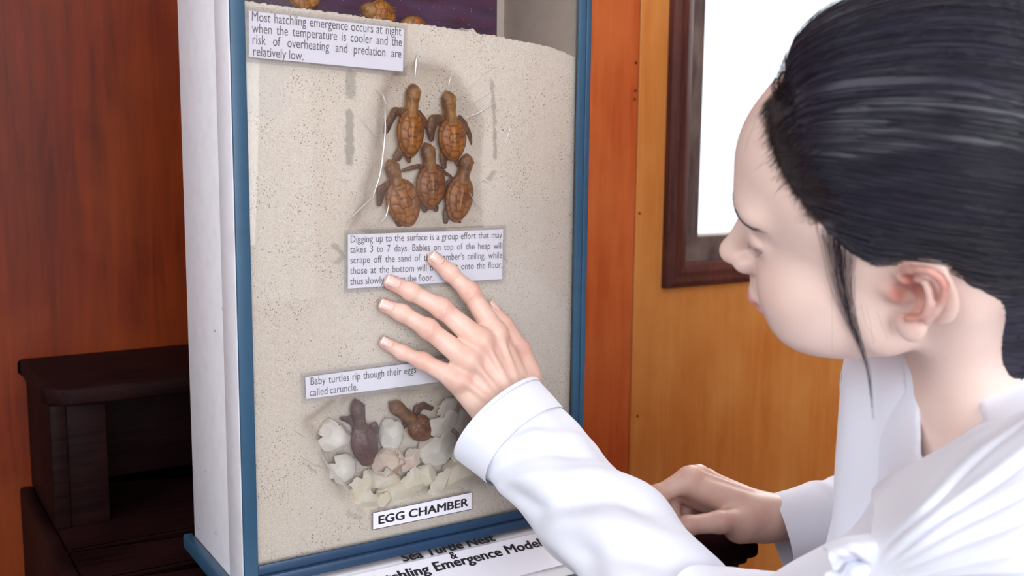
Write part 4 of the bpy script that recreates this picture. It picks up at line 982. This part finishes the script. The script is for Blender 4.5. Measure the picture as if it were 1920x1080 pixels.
def shirt_f(p):
    d = shirt_vol(p); uv, z = pix(p)
    zz = np.clip((z-.40)/.3, 0, 1)
    for pts, dep in CREASE:                                      # pulled folds that run to the knot
        pp = np.array(pts, float); dd = np.full(len(p), 1e9)
        for i in range(len(pp)-1):
            e = pp[i+1]-pp[i]; t_ = np.clip(((uv-pp[i])@e)/(e@e), 0, 1); q = uv-pp[i]-t_[:, None]*e; dd = np.minimum(dd, np.linalg.norm(q, axis=1))
        d = d+.55*dep*(np.exp(-(dd/14.)**2)-.7*np.exp(-((dd-36)/30.)**2))*np.clip((.72-z)/.04, 0, 1)
    wv = vnoise(p*[22, 22, 9], 11); d = d+.0012*wv+.0004*vnoise(p*[55, 55, 20], 12)
    cut = poly_d(uv, VCUT)*z/CF
    cut = np.where(z < .735, cut, .02)
    neck = d_cone(p, NB-TU*.05+TF*.03, NB+TU*.14-TF*.03, .050, .060)
    cut = np.minimum(cut, neck)
    top = (p-(NB+TU*.078-TF*.01))@unit(TU+TF*.25)                # collar height
    low = -(p[:, 2]-.20)
    return smax(smax(smax(d, -cut, .003), top, .003), low, .002)
lp = np.array([SHL, SHR, NB, RC, PEL])
V, F = sn_mesh(shirt_f, lp.min(0)-(.20, .20, .07), lp.max(0)+(.16, .16, .10), .0026)
V = relax(V, F, 2, .4)
shirt = mesh_obj('shirt', V, F, M['cotton'], person)
shirt['label'] = 'white cotton shirt'

def ring_tube(path, rad, nth, ns, fold, name, flat=None, thick=.0016, lip=True):
    """sleeve: rings along a path, fold(s, theta, R) displaces; open at the cuff end, real thickness"""
    pth = spline(path, ns); R = np.interp(np.linspace(0, 1, ns), np.linspace(0, 1, len(rad)), rad)
    t = np.gradient(pth, axis=0); t /= np.linalg.norm(t, axis=1)[:, None]
    a = np.cross(t[0], UP); a /= np.linalg.norm(a); th = np.linspace(0, 2*np.pi, nth, endpoint=False); O = []; N = []
    L = np.r_[0, np.cumsum(np.linalg.norm(np.diff(pth, axis=0), axis=1))]
    for i in range(ns):
        a = a-t[i]*np.dot(a, t[i]); a /= np.linalg.norm(a); b = np.cross(t[i], a)
        dirs = np.cos(th)[:, None]*a+np.sin(th)[:, None]*b
        r = R[i]+fold(L[i], th, R[i], dirs, pth[i])
        O.append(pth[i]+dirs*r[:, None]); N.append(pth[i]+dirs*(r-thick)[:, None])
    O = np.array(O); N = np.array(N)
    A = np.concatenate([N[::-1][:-1], O[:1]*.5+N[:1]*.5, O], 0) if lip else np.concatenate([N[::-1], O], 0)
    V = A.reshape(-1, 3); F = grid_faces(A.shape[0], nth, True)
    return V, F
def gz(x, c, w): return np.exp(-((x-c)/w)**2)
def wrapd(a, b): return (a-b+np.pi) % (2*np.pi)-np.pi
def foldL(L, th, R, dirs, c):
    cam_ = unit(CAM-c); side = dirs@unit(np.cross(cam_, unit(ELL-WRL)))      # -1..1 across the sleeve as seen
    facing = dirs@cam_; f = 0*th; k = np.clip((L-.020)/.03, 0, 1)
    front = np.clip(facing+.3, 0, 1)
    # diagonal folds
    for c0, sl, am, wd in ((.045, .035, .0045, .010), (.070, .045, -.0035, .009), (.105, .055, .0060, .014), (.140, .05, -.0055, .013), (.172, .06, .0060, .016), (.21, .05, -.005, .014), (.25, .04, .006, .018)):
        f = f+am*np.exp(-((L-c0-sl*side)/wd)**2)*front*k
    f = f+k*(.0018*np.sin(3*th+40*L)+.0012*np.sin(5*th-55*L+1.3)+.0008*np.sin(9*th+20*L))
    f = f+(1-k)*.0010*np.sin(2*th+.6)
    return f
pL = [P(938, 792, .906), P(1008, 858, .885), P(1082, 937, .850), P(1168, 1020, .805), P(1240, 1110, .765), P(1310, 1185, .735), P(1420, 1215, .69), P(1540, 1212, .65), P(1600, 1215, .632)]
V, F = ring_tube(pL, [.0475, .0425, .0425, .0455, .0465, .048, .049, .048, .040], 120, 230, foldL, 'sleeve')
slL = mesh_obj('sleeve', V, F, M['cotton'], shirt)
# cuff band of the raised arm, a second layer that stands a little off the sleeve
def foldC(L, th, R, dirs, c): return .0016+.0010*np.sin(2*th+.6)+.0008*np.sin(3*th+2)
V, F = ring_tube([P(932, 786, .9080), P(938, 792, .9064), P(962, 814, .8995), P(986, 838, .8920)], [.0490, .0482, .0462, .0445], 120, 30, foldC, 'cuff', thick=.0022)
mesh_obj('cuff', V, F, M['cotton'], shirt)
def foldR(L, th, R, dirs, c):
    k = np.clip((L-.03)/.03, 0, 1); f = 0*th
    for j in range(9): f = f+.0034*np.exp(-((L-.045-.016*j+.007*np.sin(th*2+j))/.0050)**2)*np.clip(.35+dirs@UP+.3*math.sin(j*2.1), 0, 1)
    return k*f+.0010*np.sin(3*th+30*L)
pR = [P(1463, 1004, 1.030), P(1500, 996, 1.030), P(1560, 985, 1.032), P(1650, 985, 1.035), P(1780, 1000, 1.035), ELR, P(1800, 860, .965), P(1720, 745, .88), SHR]
V, F = ring_tube(pR, [.0405, .0415, .0445, .049, .052, .054, .056, .058, .060], 96, 200, foldR, 'sleeve')
mesh_obj('sleeve', V, F, M['cotton'], shirt)

def sheet(name, rows, nu, nv, thick, mat, parent, ripple=None):
    """cloth panel through a grid of control points, real thickness"""
    rows = np.asarray(rows, float); A = np.array([spline(r, nv) for r in rows]); A = np.array([spline(A[:, j], nu) for j in range(nv)]).transpose(1, 0, 2)
    if ripple is not None:
        n = np.cross(np.gradient(A, axis=0), np.gradient(A, axis=1)); n /= np.linalg.norm(n, axis=2)[..., None]+1e-12
        u, v = np.meshgrid(np.linspace(0, 1, nu), np.linspace(0, 1, nv), indexing='ij'); A = A+n*ripple(u, v)[..., None]
    o = mesh_obj(name, A.reshape(-1, 3), grid_faces(nu, nv), mat, parent)
    md = o.modifiers.new('thick', 'SOLIDIFY'); md.thickness = thick; md.offset = 0
    return o
# far front edge of the shirt with its stitched placket
far = [[P(1716, 636, .690), P(1690, 638, .694), P(1650, 645, .712), P(1586, 660, .752), P(1610, 668, .800)],
       [P(1729, 700, .658), P(1700, 705, .668), P(1650, 710, .694), P(1577, 716, .738), P(1600, 720, .790)],
       [P(1730, 780, .652), P(1704, 785, .662), P(1650, 790, .686), P(1571, 795, .730), P(1595, 800, .785)],
       [P(1730, 862, .650), P(1712, 868, .658), P(1650, 875, .680), P(1567, 880, .722), P(1592, 884, .780)],
       [P(1735, 960, .648), P(1718, 965, .654), P(1650, 970, .673), P(1564, 975, .715), P(1590, 980, .775)],
       [P(1745, 1090, .648), P(1725, 1095, .650), P(1650, 1100, .669), P(1564, 1105, .712), P(1590, 1110, .770)]]
def rip(u, v): return .0012*np.sin(9*v+3*u)*np.sin(3.2*u+.4)-.0016*np.exp(-((v-.17-.10*(1-u))/.012)**2)+.0008*np.exp(-((v-.14-.10*(1-u))/.02)**2)
sheet('front_panel', far, 70, 80, .0014, M['cotton'], shirt, rip)
plk = [[P(1720, 650, .6760), P(1705, 652, .6795), P(1690, 655, .6840)], [P(1730, 700, .6555), P(1714, 704, .6600), P(1698, 708, .6660)], [P(1731, 780, .6495), P(1719, 783, .6535), P(1708, 786, .6600)], [P(1731, 864, .6475), P(1727, 868, .6490), P(1722, 872, .6530)]]
sheet('placket', plk, 40, 14, .0012, M['cotton'], shirt)
# near front edge of the shirt, lying over the far one, and the cloth gathered into the knot
def sdep(x, y, off):
    d = unit(ray(x, y)); w = march0(CAM+d*.42, d, shirt_f); return w+d*off
def march0(o, d, f):
    t_ = 0.0
    for _ in range(60): t_ += float(np.clip(f((o+d*t_)[None])[0], -.02, .05))*.8
    return o+d*t_
near = [[sdep(1737, 860, -.006), sdep(1790, 828, -.004), sdep(1848, 792, -.003), sdep(1930, 770, -.003), sdep(2000, 750, .004)],
        [sdep(1644, 913, -.016), sdep(1720, 880, -.008), sdep(1810, 850, -.004), sdep(1920, 820, -.003), sdep(2000, 800, .004)],
        [sdep(1636, 960, -.020), sdep(1720, 940, -.010), sdep(1810, 920, -.004), sdep(1920, 895, -.003), sdep(2000, 880, .004)],
        [sdep(1632, 1010, -.022), sdep(1720, 1000, -.011), sdep(1810, 990, -.004), sdep(1920, 975, -.003), sdep(2000, 970, .004)],
        [sdep(1632, 1085, -.022), sdep(1720, 1085, -.010), sdep(1810, 1080, -.004), sdep(1920, 1075, -.003), sdep(2000, 1070, .004)]]
def near_rip(u, v):                                             # soft pulls that fan out from the knot to the shoulder
    r = 0
    for u0, k, am in ((.98, -.75, .0040), (.99, -.52, .0030), (1.0, -.33, .0028), (1.02, -.16, .0022), (.93, -1.05, .0022)):
        x = u-u0-k*v; r = r-am*(np.exp(-(x/.022)**2)-.55*np.exp(-((x+.055)/.05)**2))*np.clip(v*4-.2, 0, 1)*np.clip(1.15-v*.6, 0, 1)
    return r+.0006*np.sin(9*u+7*v)
sheet('front_panel', near, 110, 90, .0014, M['cotton'], shirt, near_rip)
KD = float((sdep(1600, 1035, 0)-CAM)@FW)-.020
def kn_(x, y, o): return P(x, y, KD-o)
kn = [[kn_(1745, 1000, .004), kn_(1690, 999, .010), kn_(1640, 1001, .012), kn_(1580, 1010, .014), kn_(1543, 1027, .010)],
      [kn_(1745, 1012, .014), kn_(1690, 1014, .022), kn_(1640, 1018, .026), kn_(1590, 1024, .026), kn_(1552, 1034, .018)],
      [kn_(1742, 1030, .016), kn_(1690, 1032, .024), kn_(1640, 1036, .028), kn_(1598, 1042, .028), kn_(1556, 1046, .020)],
      [kn_(1735, 1050, .010), kn_(1690, 1050, .014), kn_(1640, 1050, .016), kn_(1600, 1054, .016), kn_(1560, 1060, .010)]]
sheet('shirt_knot', kn, 50, 70, .0014, M['cotton'], shirt, lambda u, v: (.0020*np.sin(v*15+u*3)+.0009*np.sin(v*29+1+u*7))*np.clip(u*1.6-.2, 0, 1))
kn2 = [[kn_(1740, 1040, .010), kn_(1680, 1046, .014), kn_(1620, 1054, .016), kn_(1560, 1066, .010)],
       [kn_(1740, 1060, .018), kn_(1680, 1066, .024), kn_(1610, 1076, .026), kn_(1545, 1090, .018)],
       [kn_(1740, 1110, .012), kn_(1670, 1115, .018), kn_(1600, 1125, .020), kn_(1530, 1135, .012)]]
sheet('shirt_knot', kn2, 40, 60, .0014, M['cotton'], shirt, lambda u, v: (.0026*np.sin(v*15+u*4)+.0010*np.sin(v*29+u*5))*(1-.3*u))
# trousers, out of the picture below
def trous(p):
    d = None
    for s in (1, -1):
        hip = PEL+TL*s*.085; kn_ = np.array((.585, .50, .062))+np.array((-.10, -.09, 0))*s; an = hip*[1, 1, 0]+np.array((.05, -.05, .045))
        e = d_cone(p, hip, kn_, .094, .0615); e = smin(e, d_cone(p, kn_, an, .0605, .047), .03); d = e if d is None else np.minimum(d, e)
    d = smin(d, d_ell(p, PEL, (.175, .13, .125), TB), .05)
    return np.maximum(np.maximum(d+.002*vnoise(p*25, 5)-.0, -(p[:, 2]-.003)), p[:, 2]-.26)
V, F = sn_mesh(trous, (.30, .0, -.02), (1.1, .75, .32), .007); mesh_obj('trousers', relax(V, F, 1), F, M['trousers'], person)
# ------------------------------------------------------------------ hair
def march(o, d, f, tmax=1.2, it=70):
    t_ = np.zeros(len(o))
    for _ in range(it): t_ = t_+np.clip(f(o+d*t_[:, None]), -.02, .05)*.9
    return o+d*t_[:, None]
def onhead(pts):
    o = np.repeat((CAM+0*FW)[None], len(pts), 0); d = np.array([unit(ray(*q)) for q in pts]); return w2h(march(o+d*.4, d, lambda p: head_core(w2h(p))))
def onhead_n(pts):
    d = np.array([unit(ray(*q)) for q in pts]); w = march(CAM+d*.4, d, lambda p: smin(head_core(w2h(p)), d_cone(p, h2w(nk0), NBN, .046, .048), .018)); return w-d*.0015
HLPX = [(1468, 160), (1442, 195), (1436, 240), (1450, 305), (1484, 362), (1522, 412), (1548, 447), (1590, 480), (1640, 503), (1695, 488), (1750, 480), (1800, 512), (1838, 575), (1872, 640)]
hl = onhead(HLPX)
# hairline in the (y, z) side view of the head, closed over the back of the skull
hp = np.vstack([[(.20, .112)], [(hl[0, 1]+.012, .106)], hl[:, 1:], [(-.085, -.085), (-.30, -.085), (-.30, .40), (.20, .40)]])
def hair_t(q):
    w = .0008*vnoise(q*[60, 60, 60], 21)
    s = -poly_d(q[:, 1:], hp)+w-.0030*(q[:, 1] > .01)
    up = np.clip((q[:, 2]-.02)/.09, 0, 1); bk = np.clip((-q[:, 1])/.09, 0, 1)
    full = .010+.013*up+.008*bk
    return np.where(s > 0, full*(1-np.exp(-s/.020))+.0004, s*1.2)
TAIL = np.array((0, -.135, .000))
def hair_d(q):
    d = head_core(q); d = smin(d, d_cone(q, nk0, NBNh, .046, .048), .018)-hair_t(q)
    ang = np.arctan2(q[:, 0], q[:, 2]-.0)
    st = vnoise(np.stack([ang*26, q[:, 1]*6, q[:, 0]*0], 1), 31)*.0008
    d = d+st
    d = smin(d, d_ell(q, (0, -.128, .005), (.034, .030, .036)), .012)          # gathered knot of hair behind
    return d
lo_, hi_ = np.array((-.115, -.175, -.10)), np.array((.115, .125, .175))
V, F = sn_mesh(hair_d, lo_, hi_, .0020)
keep = hair_t(V) > -.0012
fm = keep[F].all(1) | (V[F][:, :, 1].mean(1) < -.115); F = F[fm]
use = np.unique(F); re_ = -np.ones(len(V), int); re_[use] = np.arange(len(use)); V = relax(V[use], re_[F], 1, .4); F = re_[F]
hair = mesh_obj('hair', h2w(V), F[:, ::-1], M['hair'], person)

rng = np.random.default_rng(7)
SV, SF = [], []
def strand(pts, r0, r1):
    pts = np.asarray(pts); V_, F_ = tube(pts, np.linspace(r0, r1, len(pts)), 3, False); n = sum(len(x) for x in SV); SV.append(np.array(V_)); SF.extend([[i+n for i in f] for f in F_])
def comb(roots, lift0, n=14):
    """strands combed from the roots over the cap to the gathered knot"""
    O = []
    for k in range(n):
        s = k/(n-1)
        c = roots*(1-s)+TAIL*s; c = c+np.array((0, -.0, .0))
        # push the straight chord out to the cap
        ctr = np.array((0, -.02, .03)); d = c-ctr; d /= np.linalg.norm(d, axis=1)[:, None]
        O.append((ctr+d*.16, -d))
    P_ = np.array([march(o, d, hair_d, it=26) for o, d in O]).transpose(1, 0, 2)
    return P_
nroot = 2600
cand = V[rng.integers(0, len(V), 9000)]; sd = -poly_d(cand[:, 1:], hp)
pr = np.exp(-np.maximum(sd, 0)/.03)+.25; pr[(sd < .0005) | (cand[:, 1] < -.10)] = 0; roots = cand[rng.choice(len(cand), nroot, p=pr/pr.sum())]
PT = comb(roots, 0)
for k in range(nroot):
    q = PT[k].copy(); d = q-np.array((0, -.02, .03)); d /= np.linalg.norm(d, axis=1)[:, None]
    lf = rng.uniform(.0, .0016)*np.sin(np.linspace(0, np.pi, len(q))**.8)+.0002
    wob = rng.normal(0, .0012, 3); q = q+d*lf[:, None]+np.sin(np.linspace(0, np.pi*rng.uniform(.8, 2), len(q)))[:, None]*wob
    m = rng.integers(8, 15); strand(h2w(q[:m]), .00028, .00018)
hb = onhead([(1430, 200), (1434, 222), (1438, 250), (1446, 282), (1462, 320), (1482, 352), (1506, 388), (1530, 420)])
# baby hairs along the forehead and temple
ctr_ = np.array((0, -.02, .03))
def edge_hair(n, fwd, r0, r1, L0, L1, droop):
    S_ = rng.uniform(0, 7, n); I_ = np.minimum(S_.astype(int), 6)
    B = hb[I_]*(1-S_+I_)[:, None]+hb[I_+1]*(S_-I_)[:, None]; B = B+rng.normal(0, .0012, (n, 3))+np.abs(rng.normal(0, 1, (n, 1)))*np.array((.0, 1., -.55))*fwd
    B[rng.random(n) < .40] *= np.array((-1, 1, 1))
    for k in range(n):
        t0 = unit(TAIL-B[k]+rng.normal(0, .03, 3)+np.array((0, 0, .11))); L = rng.uniform(L0, L1); x = np.linspace(0, 1, 8)[:, None]
        q = B[k]+t0*L*x-np.array((0, 0, 1.))*droop*L*x*x
        for _ in range(3):
            dd = np.minimum(head_core(q), hair_d(q)); nr_ = q-ctr_; nr_ /= np.linalg.norm(nr_, axis=1)[:, None]; q = q-nr_*(dd-.0003-.0004*x[:, 0])[:, None]
        strand(h2w(q), r0*rng.uniform(.6, 1.2), r1)
# soft front edge: strands that start at the hairline and are combed back
n_mark, f_mark = len(SV), len(SF)
edge_hair(1500, -.0015, .00006, .00017, .015, .036, .1)
edge_hair(800, .0030, .00004, .00010, .018, .040, .15)
edge_hair(60, .0080, .00004, .00006, .02, .045, .2)
soft_V, soft_F = SV[n_mark:], SF[f_mark:]; off_ = sum(len(x) for x in SV[:n_mark]); soft_F = [[i-off_ for i in f] for f in soft_F]; SV, SF = SV[:n_mark], SF[:f_mark]
o_ = mesh_obj('hairline_strands', np.vstack(soft_V), soft_F, M['hair_soft'], hair); o_['label'] = 'fine brownish hairs along the hairline'
# flyaway hairs on the crown
for k in range(260):
    b0 = roots[rng.integers(nroot)]; 
    if b0[2] < .07: continue
    nrm = unit(b0-np.array((0, -.02, .03))); a = unit(nrm*.7+np.array((0, -.6, .1))+rng.normal(0, .3, 3)); L = rng.uniform(.008, .022)
    q = np.array([b0+a*L*x-nrm*L*.45*x*x for x in np.linspace(0, 1, 6)]); strand(h2w(q), .00012, .00005)
# loose lock in front of the ear
lkp = [(1546, 432), (1556, 480), (1570, 540), (1588, 595), (1608, 640), (1626, 690), (1636, 740), (1637, 786)]
lh = h2w(onhead(lkp[:5])); ld = [(p-CAM)@FW-.004 for p in lh]; ld += [ld[-1]+.002, ld[-1]+.004, ld[-1]+.006]
lk = np.array([(x, y, d) for (x, y), d in zip(lkp, ld)])
for k in range(90):
    sp0 = float(np.clip(rng.normal(0, .62), -1.15, 1.15)); sp1 = rng.normal(0, 1); m = int(rng.choice([7, 7, 7, 6, 5, 4]))
    xy = [(1566+34*sp0, 444+28*sp0), (1571+27*sp0, 490+18*sp0), (1580+19*sp0, 545), (1594+11*sp0, 598), (1611+6*sp0, 645), (1628+3.5*sp0, 700), (1637+2*sp0, 786)][:m]
    pts = [P(x+1.6*sp1*math.sin(2.2*j+k), y, np.interp(j, range(8), ld)+.0012*sp1+(.0035 if j == 0 else 0)) for j, (x, y) in enumerate(xy)]
    cu_ = spline(pts, 26)[:int(rng.integers(17, 27))]; strand(cu_, .00012, .00004)
for k in range(12):                                              # thin wisps over the cheek and jaw
    x0 = rng.uniform(1560, 1690); y0 = rng.uniform(478, 510); x1 = x0+rng.uniform(-5, 55); y1 = rng.uniform(560, 680)
    pts = [P(x0+(x1-x0)*u*u+rng.normal(0, 1.5), y0+(y1-y0)*u, ld[3]-.004) for u in np.linspace(0, 1, 5)]; strand(spline(pts, 12), .00007, .00004)
for k in range(160):                                             # wisps at the nape
    x0 = rng.uniform(1790, 1925); y0 = 520+(x0-1790)*.55+rng.normal(0, 10); L = rng.uniform(25, 80); a = rng.uniform(.2, 1.6)
    h0 = onhead_n([(x0, y0), (x0+8*a, y0+L*.5), (x0+rng.uniform(-6, 14), y0+L)]); strand(spline(h0, 8), .00011, .00004)
strands = mesh_obj('loose_strands', np.vstack(SV), SF, M['hair'], hair)
strands['label'] = 'loose dark strands'
# eyebrow and lashes
SV, SF = [], []
def strands_of(name, lst, mat):
    global SV, SF
    for s in (1, -1):
        SV, SF = [], []
        for q_, r0, r1 in lst: strand(h2w(q_*np.array((s, 1, 1))), r0, r1)
        mesh_obj(name, np.vstack(SV), SF, mat, person)
LS = []
for k in range(120):
    u = rng.uniform(0, 1); c = np.array((.013+.034*u, .0, .0415+.004*math.sin(u*2.6)-.005*u*u+rng.normal(0, .0011))); 
    q = np.array([c+np.array((.9, 0, .35-.5*u))*.006*x for x in np.linspace(0, 1, 4)]); q[:, 1] = .14
    q = march(q, np.tile((0, -1., 0), (4, 1)), head_core, it=30)+np.array((0, .0004, 0)); LS.append((q, .00016, .00006))
strands_of('eyebrow', LS, M['hair_soft']); LS = []
for k in range(36):
    u = k/35; c = np.array([(.0170+.0275*u, .14, .0172-.0020*math.sin(u*3.1)+.0006*u)]); c = march(c, np.array([(0, -1., 0)]), head_core, it=30)[0]
    L = .0035+.0025*u; q = np.array([c+np.array((.55*(u-.3), .8, -.75))*L*x+np.array((0, 0, .6))*L*x*x*.6 for x in np.linspace(-.1, 1, 5)]); LS.append((q, .00014, .00004))
strands_of('eyelashes', LS, M['hair'])
